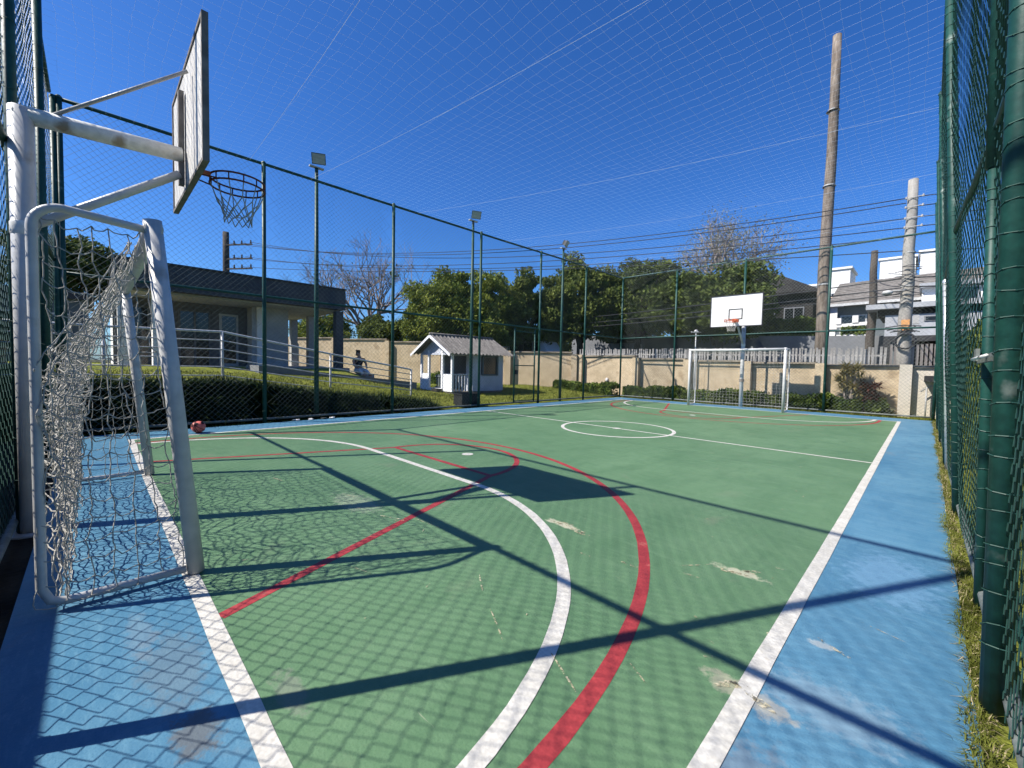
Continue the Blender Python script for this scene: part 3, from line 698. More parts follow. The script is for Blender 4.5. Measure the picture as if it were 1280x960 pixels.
for d in dirs:
    d = np.array(d); d /= np.linalg.norm(d); e = np.cross(d, [0, 0, 1]); e /= np.linalg.norm(e); f = np.cross(d, e)
    pb = MB(); pb.ngon([np.array([-8.83, .88, .11]) + .1125*d + .034*(e*math.cos(a) + f*math.sin(a)) for a in np.linspace(0, 2*PI, 5, endpoint=False)]); pb.build('patch', 'ball_dark', bl)

cr = thing('crate', (-9.98, 8.08, -.02), 'black plastic crate standing in the grass at the foot of a floodlight pole', 'crate')
c0 = MB()
for (a, b_) in (((-10.22, 7.70, 0), (-9.78, 7.73, .42)), ((-10.22, 8.42, 0), (-9.78, 8.45, .42)), ((-10.22, 7.73, 0), (-10.19, 8.42, .42)), ((-9.81, 7.73, 0), (-9.78, 8.42, .42)), ((-10.19, 7.73, 0), (-9.81, 8.42, .02))): c0.box(a, b_)
c0.build('body', 'black_plastic', cr)
rb = MB()
for y in np.linspace(7.8, 8.35, 6): rb.box((-9.78, y-.012, .03), (-9.768, y+.012, .38))
rb.box((-10.24, 7.68, .39), (-9.76, 7.70, .43)); rb.box((-10.24, 8.45, .39), (-9.76, 8.47, .43)); rb.box((-9.78, 7.70, .395), (-9.76, 8.45, .43)); rb.box((-10.24, 7.70, .395), (-10.22, 8.45, .43))
rb.build('rim', 'black_plastic', cr)
for i, (x, y) in enumerate(((-9.42, 3.05), (-9.45, 3.35), (-9.44, 3.52), (-9.52, 2.75))):
    v = [(x + .05*math.cos(a)*(.5+rng.random()*.6), y + .09*math.sin(a)*(.5+rng.random()*.6), .005 + .03*rng.random()) for a in np.linspace(0, 2*PI, 7, endpoint=False)]
    V = np.array(v); tag(MB().raw(np.concatenate([V, V + [0, 0, .008]]), None, [(0, i1, i1+1) for i1 in range(1, 6)] + [(7, 7+i1, 7+i1+1) for i1 in range(1, 6)]).build('paper_scrap', 'paper'),
        ('white paper scrap under the hedge just before the first floodlight pole', 'largest white paper scrap right at the foot of the first floodlight pole', 'white paper scrap just past the first floodlight pole, beside the largest scrap', 'white paper scrap by the fence, nearest the red ball')[i], 'litter', 'paper scraps by the fence')

# ------------------------------------------------------------------ floodlights
def floodlight(y, label, zt, toward):
    t = thing('floodlight', (-9.80, y, 0), label, 'floodlight', 'floodlights along the hedge side fence')
    MB().tube([(-9.80, y, -.1), (-9.80, y, 3), (-9.80, y, zt)], [.055, .05, .038], 14).build('pole', 'fence_green', t, smooth=True)
    MB().box((-9.84, y-.16, zt), (-9.76, y+.16, zt+.03)).build('bracket', 'grey_steel', t)
    c = np.array([-9.66, y, zt+.17]); d = np.array([math.cos(toward)*.86, math.sin(toward)*.86, -.50]); sd = np.array([-math.sin(toward), math.cos(toward), 0]); up = np.cross(d, sd); up *= np.sign(up[2])
    def corners(dd, w, hh): return [c + d*dd + sd*a*w + up*b*hh for a, b in ((-1, -1), (1, -1), (1, 1), (-1, 1))]
    head = MB().hexa(np.array(corners(-.08, .09, .07) + corners(.03, .15, .12))).build('lamp_head', 'black_paint', t)
    MB().hexa(np.array(corners(.031, .135, .105) + corners(.036, .135, .105))).build('glass', 'lamp_glass', head)
    fin = MB()
    for k in np.linspace(-.8, .8, 6): fin.hexa(np.array([c + d*dd + sd*(k*.11 + e) + up*b for dd in (-.13, -.085) for e, b in ((-.004, -.08), (.004, -.08), (.004, .08), (-.004, .08))]))
    fin.build('cooling_fin', 'black_paint', head, kind='stuff')
floodlight(3.30, 'floodlight on the green pole beside the clubhouse roof corner, nearest the hoop ring', 5.86, -.5)
floodlight(8.05, 'floodlight on the green pole in front of the playhouse', 5.86, -.45)
floodlight(12.65, 'floodlight on the pole rising before the large leafy trees', 5.98, .35)

# ------------------------------------------------------------------ clubhouse
cb = thing('clubhouse', (-16, 3.5, 1.1), 'low grey clubhouse with a flat roof, deep dark fascia and open veranda', 'building')
FLZ, SOF, ROOF = 1.12, 3.42, 4.2
rb = MB().box((-22, 0.0, SOF), (-16.0, 6.66, ROOF)).build('roof', 'fascia', cb)
MB().box((-22.02, -.03, ROOF), (-15.96, 6.70, ROOF+.05)).build('parapet_cap', 'black_paint', rb)
MB().box((-21.9, .05, SOF-.06), (-16.35, 6.6, SOF)).build('ceiling', 'build_wall', cb)
MB().box((-22, -.2, FLZ-.5), (-15.9, 6.8, FLZ)).build('floor_slab', 'conc', cb)
for x, y in ((-16.2, 6.46), (-19.2, 6.46), (-21.5, 6.46)): MB().box((x-.16, y-.14, FLZ), (x+.16, y+.14, SOF-.061)).build('column', 'fascia' if x > -17 else 'build_wall', cb)
for x0, y0, x1, y1 in ((-16.35, .05, -16.0, .30), (-16.5, .82, -16.02, 1.0)): MB().box((x0, y0, FLZ), (x1, y1, SOF-.061)).build('column', 'build_white', cb)
MB().box((-18.3, .0, FLZ), (-18.15, 3.75, SOF-.061)).build('wall', 'build_shade', cb)          # recessed front wall, veranda shade painted into its colour
MB().box((-17.6, 3.75, FLZ), (-17.45, 5.0, SOF-.061)).build('wall', 'build_wall', cb)
MB().box((-21.8, 3.76, FLZ), (-17.61, 3.9, SOF-.061)).build('wall', 'build_wall', cb)
MB().box((-21.8, .02, FLZ), (-18.31, .15, SOF-.061)).build('wall', 'build_white', cb)
MB().box((-17.46, 3.9, FLZ), (-17.36, 4.1, SOF-.061)).build('column', 'build_white', cb)
for y0, y1, z1 in ((.25, 1.5, 3.1), (1.65, 2.6, 3.1)):
    f = MB(); x = -18.15
    f.box((x, y0, FLZ), (x+.05, y0+.07, z1)); f.box((x, y1-.07, FLZ), (x+.05, y1, z1)); f.box((x, y0+.07, z1-.07), (x+.05, y1-.07, z1)); f.box((x, (y0+y1)/2-.03, FLZ), (x+.05, (y0+y1)/2+.03, z1-.07))
    w = f.build('window', 'build_shade', cb)  # pale frames, darkened in colour to stand in for the shade
    MB().box((x+.004, y0+.07, FLZ+.02), (x+.02, y1-.07, z1-.07)).build('pane', 'dark_glass', w)
d = MB().box((-18.15, 2.85, FLZ), (-18.11, 3.45, 3.05)).build('door', 'build_wall', cb)
MB().box((-18.11, 2.93, FLZ+.1), (-18.10, 3.37, 2.97)).build('pane', 'dark_glass', d)
# ramp down to the lawn with its dark side wall
rp = MB().hexa(np.array([(-15.0, 3.0, .2), (-13.5, 3.0, .2), (-13.5, 8.4, .0), (-15, 8.4, .0), (-15, 3.0, 1.20), (-13.5, 3.0, 1.20), (-13.5, 8.4, .62), (-15, 8.4, .62)]))
structure(rp.build('ramp', 'grey_wall'))

# handrail
hr = thing('handrail', (-11.5, 1.74, .84), 'white metal handrail with five bars stepping down the lawn edge', 'handrail')
rp_ = [(-3.3, 1.98, .86), (-.3, 1.98, .86), (1.74, 2.01, .84), (4.3, 1.57, .45), (6.92, 1.16, .18)]
for y, zt, zb in rp_:
    MB().tube([(-11.5, y, zb-.25), (-11.5, y, zt)], .030, 10).build('post', 'white_paint', hr, smooth=True)
for k in range(6):
    pts = []
    for y, zt, zb in rp_: pts.append((-11.47 if k else -11.5, y, zt - (zt - zb - .06)*(k/5.3)))
    if k == 0: pts[-1:] = [(-11.5, 6.86, pts[-1][2]), (-11.5, 6.95, pts[-1][2]-.04)]
    MB().tube(pts, .027 if k == 0 else .014, 10).build('bar', 'white_paint', hr, smooth=True)

# ------------------------------------------------------------------ person on the ledge by the veranda
MB().box((-15.72, 6.35, .4), (-15.2, 7.5, .905)).build('ledge', 'conc', cb)
pr = thing('person', (-15.6, 7.05, 1.02), 'person with dark hair and dark top sitting on the ledge by the ramp', 'person')
def skinned(name, pts, edges, material, parent, sub=2):
    me = bpy.data.meshes.new(name); o0 = np.array(parent['_o'])
    me.from_pydata([tuple(np.array(p[:3]) - o0) for p in pts], edges, []); o = bpy.data.objects.new(name, me); COL.objects.link(o); o.parent = parent
    me.materials.append(M[material]); o['_o'] = list(o0)
    sm = o.modifiers.new('skin', 'SKIN')
    for i, p in enumerate(pts): me.skin_vertices[0].data[i].radius = (p[3], p[3] if len(p) < 5 else p[4])
    me.skin_vertices[0].data[0].use_root = True
    sm.use_smooth_shade = True
    s2 = o.modifiers.new('sub', 'SUBSURF'); s2.levels = sub; s2.render_levels = sub
    return o
px, py, pz = -15.42, 6.92, 1.02
def PT(a, b, c, *r): return (px + a, py + b, pz + c, *r)
body = [PT(0, 0, .02, .15, .12), PT(0, .02, .22, .14, .10), PT(0, .05, .42, .16, .11), PT(0, .05, .52, .07), PT(0, .03, .60, .055), PT(.02, 0, .67, .08, .095), PT(.03, -.01, .735, .072, .08),
        PT(.08, -.20, .46, .055), PT(.17, -.25, .22, .042), PT(.34, -.17, .13, .034), PT(.42, -.15, .12, .03),
        PT(.05, .25, .46, .055), PT(.14, .28, .22, .042), PT(.32, .20, .13, .034), PT(.40, .18, .12, .03),
        PT(.10, -.10, .0, .09), PT(.44, -.12, .02, .07), PT(.80, -.12, -.16, .05), PT(.90, -.12, -.13, .04),
        PT(.10, .10, .0, .09), PT(.44, .12, .02, .07), PT(.80, .12, -.16, .05), PT(.90, .12, -.13, .04)]
skinned('body', body, [(0, 1), (1, 2), (2, 3), (3, 4), (4, 5), (5, 6), (2, 7), (7, 8), (8, 9), (9, 10), (2, 11), (11, 12), (12, 13), (13, 14), (0, 15), (15, 16), (16, 17), (17, 18), (0, 19), (19, 20), (20, 21), (21, 22)], 'skin', pr)
skinned('top', [PT(0, 0, .08, .17, .14), PT(0, .02, .24, .165, .125), PT(0, .05, .44, .175, .125), PT(.05, -.17, .45, .075), PT(.12, -.235, .32, .062), PT(.04, .22, .45, .075), PT(.10, .27, .32, .062)], [(0, 1), (1, 2), (2, 3), (3, 4), (2, 5), (5, 6)], 'cloth_dark', pr)
skinned('trousers', [PT(0, 0, .03, .165, .13), PT(.12, -.10, .005, .105), PT(.45, -.12, .02, .085), PT(.77, -.12, -.15, .064), PT(.12, .10, .005, .105), PT(.45, .12, .02, .085), PT(.77, .12, -.15, .064)], [(0, 1), (1, 2), (2, 3), (0, 4), (4, 5), (5, 6)], 'cloth_pale', pr)
skinned('hair', [PT(-.015, .005, .715, .084, .084), PT(.0, 0, .745, .055, .055), PT(-.05, .02, .65, .066)], [(0, 1), (0, 2)], 'hair', pr)

# ------------------------------------------------------------------ playhouse
ph = thing('playhouse', (-13.9, 11.1, .15), 'small white wooden playhouse with a porch and corrugated grey roof', 'playhouse')
PX0, PX1, PY0, PYm, PY1 = -15.25, -12.95, 9.72, 10.75, 12.5
Z0, ZE, ZR = .24, 1.84, 2.55
PXc = (PX0+PX1)/2
MB().box((PX0+.03, PY0+.03, Z0-.08), (PX1-.03, PY1-.03, Z0)).build('floor', 'frame_wood', ph)
for x in (PX0+.1, PXc, PX1-.1):
    for y in (PY0+.1, PY1-.1): MB().box((x-.06, y-.06, .02), (x+.06, y+.06, Z0-.081)).build('foot', 'conc', ph)
def plank_wall(axis, fixed, a, b, z0, z1, material, holes=(), w=.14, th=.022, top=None):
    mb = MB(); n = int(round((b-a)/w)); w = (b-a)/n
    for i in range(n):
        c0_, c1_ = a + i*w + .003, a + (i+1)*w - .003
        spans = [(z0, z1 if top is None else top((c0_+c1_)/2))]
        for (ha, hb, hz0, hz1) in holes:
            if c1_ > ha and c0_ < hb: spans = [s for q in spans for s in ((q[0], min(q[1], hz0)), (max(q[0], hz1), q[1])) if s[1]-s[0] > .01]
        for s0, s1 in spans:
            if axis == 'x': mb.box((fixed - th/2, c0_, s0), (fixed + th/2, c1_, s1))
            else: mb.box((c0_, fixed - th/2, s0), (c1_, fixed + th/2, s1))
    return mb
plank_wall('x', PX1, PYm, PY1, Z0, ZE-.03, 'l', [(11.28, 12.17, .92, 1.74)]).build('side_wall', 'house_lilac', ph)
plank_wall('x', PX0, PYm, PY1, Z0, ZE-.03, 'l').build('side_wall', 'house_lilac', ph)
gab = lambda x: ZE + (ZR-ZE)*(1-abs(x-PXc)/((PX1-PX0)/2+.15)) - .08
plank_wall('y', PY1, PX0, PX1, Z0, ZE, 'l', top=gab).build('end_wall', 'house_lilac', ph)
plank_wall('y', PYm, PX0, PX1, Z0, ZE, 'l', [(PX0+.28, PX0+.95, .95, 1.72), (PXc-.02, PXc+.72, Z0, 1.72)], top=gab).build('porch_wall', 'house_lilac', ph)
wf = MB()
for a, b_ in (((PX1-.02, 11.26, .90), (PX1+.035, 11.33, 1.76)), ((PX1-.02, 12.12, .90), (PX1+.035, 12.19, 1.76)), ((PX1-.02, 11.33, .90), (PX1+.035, 12.12, .96)), ((PX1-.02, 11.33, 1.70), (PX1+.035, 12.12, 1.76))): wf.box(a, b_)
wd = wf.build('window', 'blue_grey', ph)
MB().box((PX1-.05, 11.33, .96), (PX1-.045, 12.12, 1.70)).build('curtain', 'dark_house', wd)
MB().box((PX1-.035, 11.33, .96), (PX1-.028, 12.12, 1.70)).build('pane', 'dark_glass', wd)
MB().box((PX1-.045, 11.34, .97), (PX1-.036, 11.46, 1.69)).build('blind', 'house_white', wd)
for x in (PX0+.05, PX0+.62, PX1-.70, PX1-.05):
    MB().box((x-.045, PY0-.045, Z0), (x+.045, PY0+.045, ZE-.02 if x in (PX0+.05, PX1-.05) else ZE+.12)).build('porch_post', 'house_white', ph)
MB().box((PX0, PY0-.04, ZE-.10), (PX1, PY0+.04, ZE-.021)).build('porch_beam', 'house_lilac', ph)
plank_wall('y', PY0, PX0+.096, PX0+.575, Z0, .95, 'w', w=.10).build('porch_panel', 'house_white', ph)
plank_wall('y', PY0, PX1-.654, PX1-.096, Z0, .95, 'w', w=.10).build('porch_panel', 'house_white', ph)
pf = MB()
for x in np.arange(PX0+.74, PX1-.76, .13): pf.box((x, PY0+.3, Z0), (x+.07, PY0+.32, .92))
pf.box((PX0+.67, PY0+.28, .80), (PX1-.75, PY0+.299, .86)); pf.box((PX0+.67, PY0+.28, .34), (PX1-.75, PY0+.299, .40)); pf.build('inner_rail', 'blue_grey', ph)
MB().box((PX0+.67, PY0-.03, Z0-.08), (PX1-.75, PY0+.27, Z0+.10)).build('step', 'house_white', ph)
MB().box((PXc+.1, PY0-.32, .06), (PXc+.50, PY0-.05, .34)).build('door_step', 'black_paint', ph)
for i, y in enumerate(np.arange(PY0+.12, PYm-.12, .16)):
    MB().box((PX1-.012, y, Z0+.02), (PX1+.012, y+.085, .92)).build('baluster', 'house_lilac', ph)
MB().box((PX1-.02, PY0+.05, .92), (PX1+.02, PYm-.02, .97)).build('porch_rail', 'house_lilac', ph)
# corrugated roof: two waved sheets with thickness
def corrugated(sgn):
    y0, y1 = PY0-.38, PY1+.42; n = 170; ys_ = np.linspace(y0, y1, n); wv = .030*np.sin(2*PI*ys_/.20)
    ex = (PX1-PX0)/2 + .30; ez = ZR - (ZR-ZE)*(ex/((PX1-PX0)/2+.15))
    rows = []
    for tt, zz in ((0, 0), (0, -.012)):
        for f in (0, .5, 1): rows.append(np.stack([np.full(n, PXc + sgn*ex*f), ys_ + .0*f, ZR + (ez-ZR)*f + wv + zz + .03], 1))
    V = np.concatenate(rows); Q = []
    for a, b_ in ((0, 1), (1, 2), (4, 3), (5, 4), (2, 5), (3, 0)):
        for i in range(n-1): Q.append((a*n+i, a*n+i+1, b_*n+i+1, b_*n+i) if sgn > 0 else (b_*n+i, b_*n+i+1, a*n+i+1, a*n+i))
    return MB().raw(V, Q).build('roof_sheet', 'tile_roof', ph)
corrugated(1); corrugated(-1)
MB().tube([(PXc, PY0-.36, ZR+.055), (PXc, PY1+.38, ZR+.055)], .055, 10).build('ridge_cap', 'tile_roof', ph, smooth=True)
ex = (PX1-PX0)/2 + .30; ez = ZR - (ZR-ZE)*(ex/((PX1-PX0)/2+.15))
for s in (-1, 1): MB().beam((PXc + s*.012, PY0-.37, ZR-.045), (PXc + s*(ex-.02), PY0-.37, ez-.045), .03, .10).build('barge_board', 'house_white', ph)
gb = MB(); gb.raw([(PX0, PY0-.01, ZE-.02), (PX1, PY0-.01, ZE-.02), (PXc, PY0-.01, ZR-.05), (PX0, PY0+.01, ZE-.02), (PX1, PY0+.01, ZE-.02), (PXc, PY0+.01, ZR-.05)], [(0, 3, 4, 1), (1, 4, 5, 2), (2, 5, 3, 0)], [(0, 1, 2), (3, 5, 4)]); gb.build('gable', 'house_lilac', ph)

# ------------------------------------------------------------------ boundary walls
def wall(label, nodes, group='beige boundary walls', side=1, mats=None):
    """nodes: x, y, base z, top z at every pillar"""
    t = thing('boundary_wall', (nodes[0][0], nodes[0][1], nodes[0][2]), label, 'wall', group)
    for i, ((xa, ya, ba, ta), (xb, yb, bb, tb)) in enumerate(zip(nodes[:-1], nodes[1:])):
        a = np.array([xa, ya]); b_ = np.array([xb, yb]); d = (b_-a)/np.linalg.norm(b_-a); nn = np.array([d[1], -d[0]])*side   # towards the court
        th = .14; pw = .15; m = (mats or {}).get(i, 'wall_beige')
        p0, p1 = a + d*pw, b_ - d*pw; base = min(ba, bb) - .5; tz = max(ta, tb)
        cr_ = lambda q, s, z: (q[0] + nn[0]*s, q[1] + nn[1]*s, z)
        MB().hexa(np.array([cr_(p0, th/2, base), cr_(p1, th/2, base), cr_(p1, -th/2, base), cr_(p0, -th/2, base), cr_(p0, th/2, ta-.07), cr_(p1, th/2, ta-.07), cr_(p1, -th/2, ta-.07), cr_(p0, -th/2, ta-.07)])).build('wall_panel', m, t)
        MB().hexa(np.array([cr_(p0, .15, ta-.069), cr_(p1, .15, ta-.069), cr_(p1, -.15, ta-.069), cr_(p0, -.15, ta-.069), cr_(p0, .13, ta), cr_(p1, .13, ta), cr_(p1, -.13, ta), cr_(p0, -.13, ta)])).build('coping', 'coping', t)
    for i, (x, y, bz, tz) in enumerate(nodes):
        j = min(i, len(nodes)-2); a = np.array(nodes[j][:2]); b_ = np.array(nodes[j+1][:2]); d = (b_-a)/np.linalg.norm(b_-a); nn = np.array([d[1], -d[0]])*side
        q = lambda s, e, z: (x + d[0]*s + nn[0]*e, y + d[1]*s + nn[1]*e, z)
        w = .148; e0, e1 = -.1, .34; z0, z1 = bz-.5, tz+.02
        m = (mats or {}).get(i, 'wall_beige')
        MB().hexa(np.array([q(-w, e1, z0), q(w, e1, z0), q(w, e0, z0), q(-w, e0, z0), q(-w, e1, z1), q(w, e1, z1), q(w, e0, z1), q(-w, e0, z1)])).build('pillar', m, t)
    return t
wall('long beige rendered wall with pillars behind the goal and picket fence', [(-12.4, 17.85, 0, 1.98), (-9.25, 17.95, 0, 1.84), (-6.85, 18.0, 0, 1.76), (-4.5, 18.0, 0, 1.70), (-2.15, 18.0, 0, 1.64), (.06, 18.0, 0, 1.62), (2.6, 18.0, 0, 1.62), (5.2, 18.0, 0, 1.62)], mats={5: 'wall_pale', 6: 'wall_pale', 7: 'wall_pale'})
wall('higher beige pillared wall behind the playhouse, handrail and veranda', [(-33.0, 7.3, .6, 3.0), (-29.6, 9.0, .6, 2.95), (-26.4, 10.6, .5, 2.86), (-22.9, 12.4, .4, 2.70), (-19.5, 14.15, .3, 2.42), (-16.0, 15.95, .1, 2.16), (-12.75, 17.62, 0, 2.0)])

# small white lamps on the wall
def wall_lamp(x, z, label, cat='wall lamp', group='white lamps on the beige wall'):
    t = thing('wall_lamp', (x, 17.93, z), label, cat, group)
    MB().box((x-.05, 17.895, z-.07), (x+.05, 17.929, z+.07)).build('mount', 'white_paint', t)
    MB().lathe((x, 17.80, z-.06), [(.01, .17), (.07, .13), (.09, .06), (.08, 0), (.05, -.03), (.005, -.035)], 14).build('shade', 'white_paint', t, smooth=True)
wall_lamp(-10.87, .74, 'white wall lamp just above the low hedge, beyond the corner fence post')
wall_lamp(-5.52, .46, 'white wall lamp seen through the tidy goal net')
gl_ = thing('garden_lamp', (-6.36, 17.3, 0), 'slim white garden lamp post with a four armed head beside the tidy goal', 'lamp post')
MB().tube([(-6.36, 17.3, -.1), (-6.36, 17.3, 2.9)], [.03, .02], 10).build('pole', 'white_paint', gl_, smooth=True)
MB().lathe((-6.36, 17.3, 2.95), [(.004, -.07), (.06, -.05), (.075, 0), (.055, .05), (.004, .065)], 14).build('globe', 'white_paint', gl_, smooth=True)
for a in range(4): MB().tube([(-6.36, 17.3, 2.9), (-6.36+.22*math.cos(a*PI/2+.78), 17.3+.22*math.sin(a*PI/2+.78), 2.91)], .014, 8).build('arm', 'white_paint', gl_, smooth=True)
# porch slab and post by the right end of the wall
sp = thing('entrance_canopy', (.9, 17.6, 0), 'dark flat canopy on a thin bracket against the pale end of the wall', 'canopy')
MB().box((.48, 17.45, 1.12), (2.6, 17.92, 1.30)).build('slab', 'black_paint', sp)
MB().tube([(.55, 17.7, -.1), (.55, 17.7, .92)], .022, 8).build('post', 'grey_steel', sp, smooth=True)
MB().tube([(.42, 17.7, .80), (.55, 17.7, .93), (.98, 17.7, 1.13)], .02, 8).build('brace', 'grey_steel', sp, smooth=True)

# picket fence behind the wall
pk = thing('picket_fence', (-2, 18.5, 1.25), 'weathered grey picket fence along the street above the beige wall', 'fence')
pxs = np.arange(-13.0, -.5, .105)
src = None
for i, x in enumerate(pxs):
    if i % 26 == 13: continue
    zt = 2.34 - .010*(x+13)
    if src is None:
        src = MB().box((-.034-2, -.011+18.5, 0+1.25), (.034-2, .011+18.5, 1.05+1.25)).build('picket', 'picket', pk); c = src
    else:
        c = piece(src, pk, (0, 0, 0))
    c.location = (x + 2 + .015*rng.normal(), .006*rng.normal(), zt - 2.30 + .03*rng.normal()); c.rotation_euler = (.02*rng.normal(), .022*rng.normal(), .12*rng.normal())
for z in (1.55, 2.05): MB().beam((-13, 18.53, z+.02), (-.5, 18.53, z-.1), .04, .06).build('rail', 'picket', pk)

# ------------------------------------------------------------------ trees and plants
def crown_points(c, rad, n_clump, per, clump_r, low=0.0, hollow=.45):
    c = np.array(c); rad = np.array(rad); P = []
    for _ in range(n_clump):
        d = rng.normal(size=3); d /= np.linalg.norm(d)
        if d[2] < low: d[2] = abs(d[2])*.3 + low
        q = c + d*rad*(hollow + (1-hollow)*rng.random()**.6)*(1 + .10*math.sin(d[0]*7+d[1]*5+d[2]*6+c[0]))
        cr_ = clump_r*(.6 + .8*rng.random())
        v = rng.normal(size=(per, 3)); v /= np.linalg.norm(v, axis=1)[:, None]; v *= (rng.random(per)**.45)[:, None]
        P.append(q + v*cr_*np.array([1, 1, .68]))
    return np.concatenate(P)
def branches(mb, p, d, length, r, depth, spread=.5, tips=None, upward=.25, ratio=.74, kids=(2, 3), k=6):
    p = np.array(p, float); d = np.array(d, float); d /= np.linalg.norm(d)
    n = 4; pts = [p]; 
    for i in range(n):
        d = d + rng.normal(size=3)*.10 + np.array([0, 0, upward*.08]); d /= np.linalg.norm(d); pts.append(pts[-1] + d*length/n)
    mb.tube(pts, np.linspace(r, r*.66, n+1), max(3, k), caps=False)
    if depth == 0:
        if tips is not None: tips.append(pts[-1])
        return
    if tips is not None and depth <= 2: tips.append(pts[2])
    for _ in range(random.randint(*kids)):
        e = d + rng.normal(size=3)*spread; e[2] += upward; e /= np.linalg.norm(e)
        branches(mb, pts[-1] if rng.random() < .7 else pts[3], e, length*ratio*(.75 + .45*rng.random()), r*.62, depth-1, spread, tips, upward, ratio, kids, k-1)
def leafy_tree(label, base, trunk_h, c, rad, mat_leaf, n_clump=70, per=120, cl=.75, size=.17, group=None, hollow=.4, r=.22, low=-.8):
    t = thing('leafy_tree', tuple(base), label, 'tree', group)
    mb = MB(); b = np.array(base, float); top = np.array([c[0], c[1], c[2]-rad[2]*.35])
    mid = (b + top)/2 + np.array([.15*rng.normal(), .15*rng.normal(), 0])
    mb.tube([b - [0, 0, .2], b + [0, 0, .25], mid, top], [r*1.3, r, r*.8, r*.55], 10)
    for _ in range(9):
        s = b + (top-b)*(.5 + .5*rng.random()); dd = rng.normal(size=3); dd[2] = abs(dd[2])*.6 + .2; dd /= np.linalg.norm(dd)
        e = np.array(c) + dd*np.array(rad)*.8
        m = (s+e)/2 + rng.normal(size=3)*.25
        mb.tube([s, m, e], [r*.45, r*.3, r*.1], 6)
    mb.build('trunk', 'bark', t, smooth=True)
    Pp = crown_points(c, rad, int(n_clump*1.25), per*2, cl*.95, low, hollow)
    MB().leaves(Pp, size*.72, 1.6).build('crown', mat_leaf, t)
    return t
TG = 'leafy trees along the street'
leafy_tree('broad round olive green tree behind the playhouse', (-20.6, 16.0, .8), 2, (-20.5, 15.9, 4.40), (3.75, 3.4, 2.75), 'leaf_mid', 190, 150, .75, .17, TG, r=.25)
leafy_tree('narrow dark green tree wedged between the round tree and the tallest tree', (-18.4, 19.6, 1.2), 2, (-18.4, 19.4, 4.6), (1.9, 1.9, 2.65), 'leaf_dark', 80, 130, .65, .18, TG)
leafy_tree('tallest leafy tree, behind the floodlight beyond the gate', (-16.2, 22.9, 1.25), 2.4, (-16.3, 22.7, 5.35), (3.1, 3.0, 2.95), 'leaf_dark', 120, 140, .8, .19, TG, r=.28)
leafy_tree('dense dark tree behind the far fence corner post', (-12.9, 24.6, 1.25), 2.4, (-12.9, 24.8, 5.50), (3.3, 2.8, 2.55), 'leaf_deep', 120, 140, .8, .19, TG, r=.25)
leafy_tree('low dark tree whose trunk stands just left of the white backboard', (-7.8, 23.9, 1.25), 2.2, (-8.2, 24.4, 5.0), (3.0, 2.6, 2.1), 'leaf_deep', 105, 130, .75, .18, TG, r=.26)
leafy_tree('thin crowned tree showing above the dense dark tree', (-15.8, 31.5, 1.25), 4, (-15.6, 31.5, 7.5), (3.2, 3, 2.2), 'leaf_grey', 70, 90, .7, .18, TG)
leafy_tree('bushy green tree below the bare tree behind the higher wall', (-26.2, 13.8, .8), 1.2, (-26.2, 13.8, 3.2), (2.2, 1.6, 1.3), 'leaf_dark', 50, 120, .6, .16, TG, r=.12)
leafy_tree('bushy tree seen under the veranda roof behind the higher wall', (-31.2, 11.4, .8), 1.2, (-31.2, 11.4, 3.4), (3.0, 1.6, 1.4), 'leaf_mid', 60, 120, .6, .17, TG, r=.12)
leafy_tree('grey leaved bush just behind the white gable of the playhouse', (-19.0, 15.3, .8), 1, (-18.8, 15.2, 2.75), (1.5, 1.0, .9), 'leaf_grey', 36, 110, .5, .13, TG, r=.1)
leafy_tree('dark spreading tree seen through the goal side net above the clubhouse', (-30.0, -1.6, .8), 3, (-30, -1.4, 5.6), (2.6, 2.6, 1.5), 'leaf_deep', 50, 110, .7, .2, TG)
leafy_tree('dark garden tree seen through the mesh behind the white hoop pole', (-12.5, -4.4, 0), 1.6, (-12.5, -4.4, 2.9), (2.6, 1.5, 1.4), 'leaf_deep', 60, 120, .6, .15, TG, r=.14)

ft = MB()
for k in range(260):
    x = -95 + 95*rng.random(); y = 46 + 16*rng.random(); hgt = 3.2 + 2.6*rng.random()
    if x > -14: hgt *= .6
    ft.leaves(crown_points((x, y, 1.2 + hgt*.5), (2.6, 2, hgt*.6), 9, 26, 1.0, -1, .3), .55, 1.4)
o = ft.build('far_trees', 'leaf_dark'); o['kind'] = 'stuff'
bt = thing('bare_tree', (-30.4, 14.6, .8), 'leafless grey tree with fine spreading twigs beyond the clubhouse roof', 'tree')
mb = MB(); tips = []
mb.tube([(-30.4, 14.6, .5), (-30.35, 14.6, 2.2), (-30.3, 14.6, 3.4)], [.30, .24, .21], 10)
for dd in ((-.75, -.2, 1), (.55, .25, 1), (-.15, .5, 1.2), (.2, -.5, 1.1), (.05, .1, 1.3), (-.45, -.5, .9), (.8, -.3, .9), (-.3, .2, 1.5), (.35, .3, 1.5), (-.9, .3, .8)):
    branches(mb, (-30.3, 14.6, 3.3), dd, 2.15, .13, 6, .50, tips, .17, .745, (2, 3), 7)
mb.build('trunk', 'bark_pale', bt)
dl = MB(); tp = np.array(tips); tp = tp[(tp[:, 0] > -29.3) & (tp[:, 2] < 9)]
if len(tp): dl.leaves(tp[rng.integers(0, len(tp), 120)] + rng.normal(size=(120, 3))*.18, .16, 1.5)
dl.build('crown', 'leaf_deep', bt)

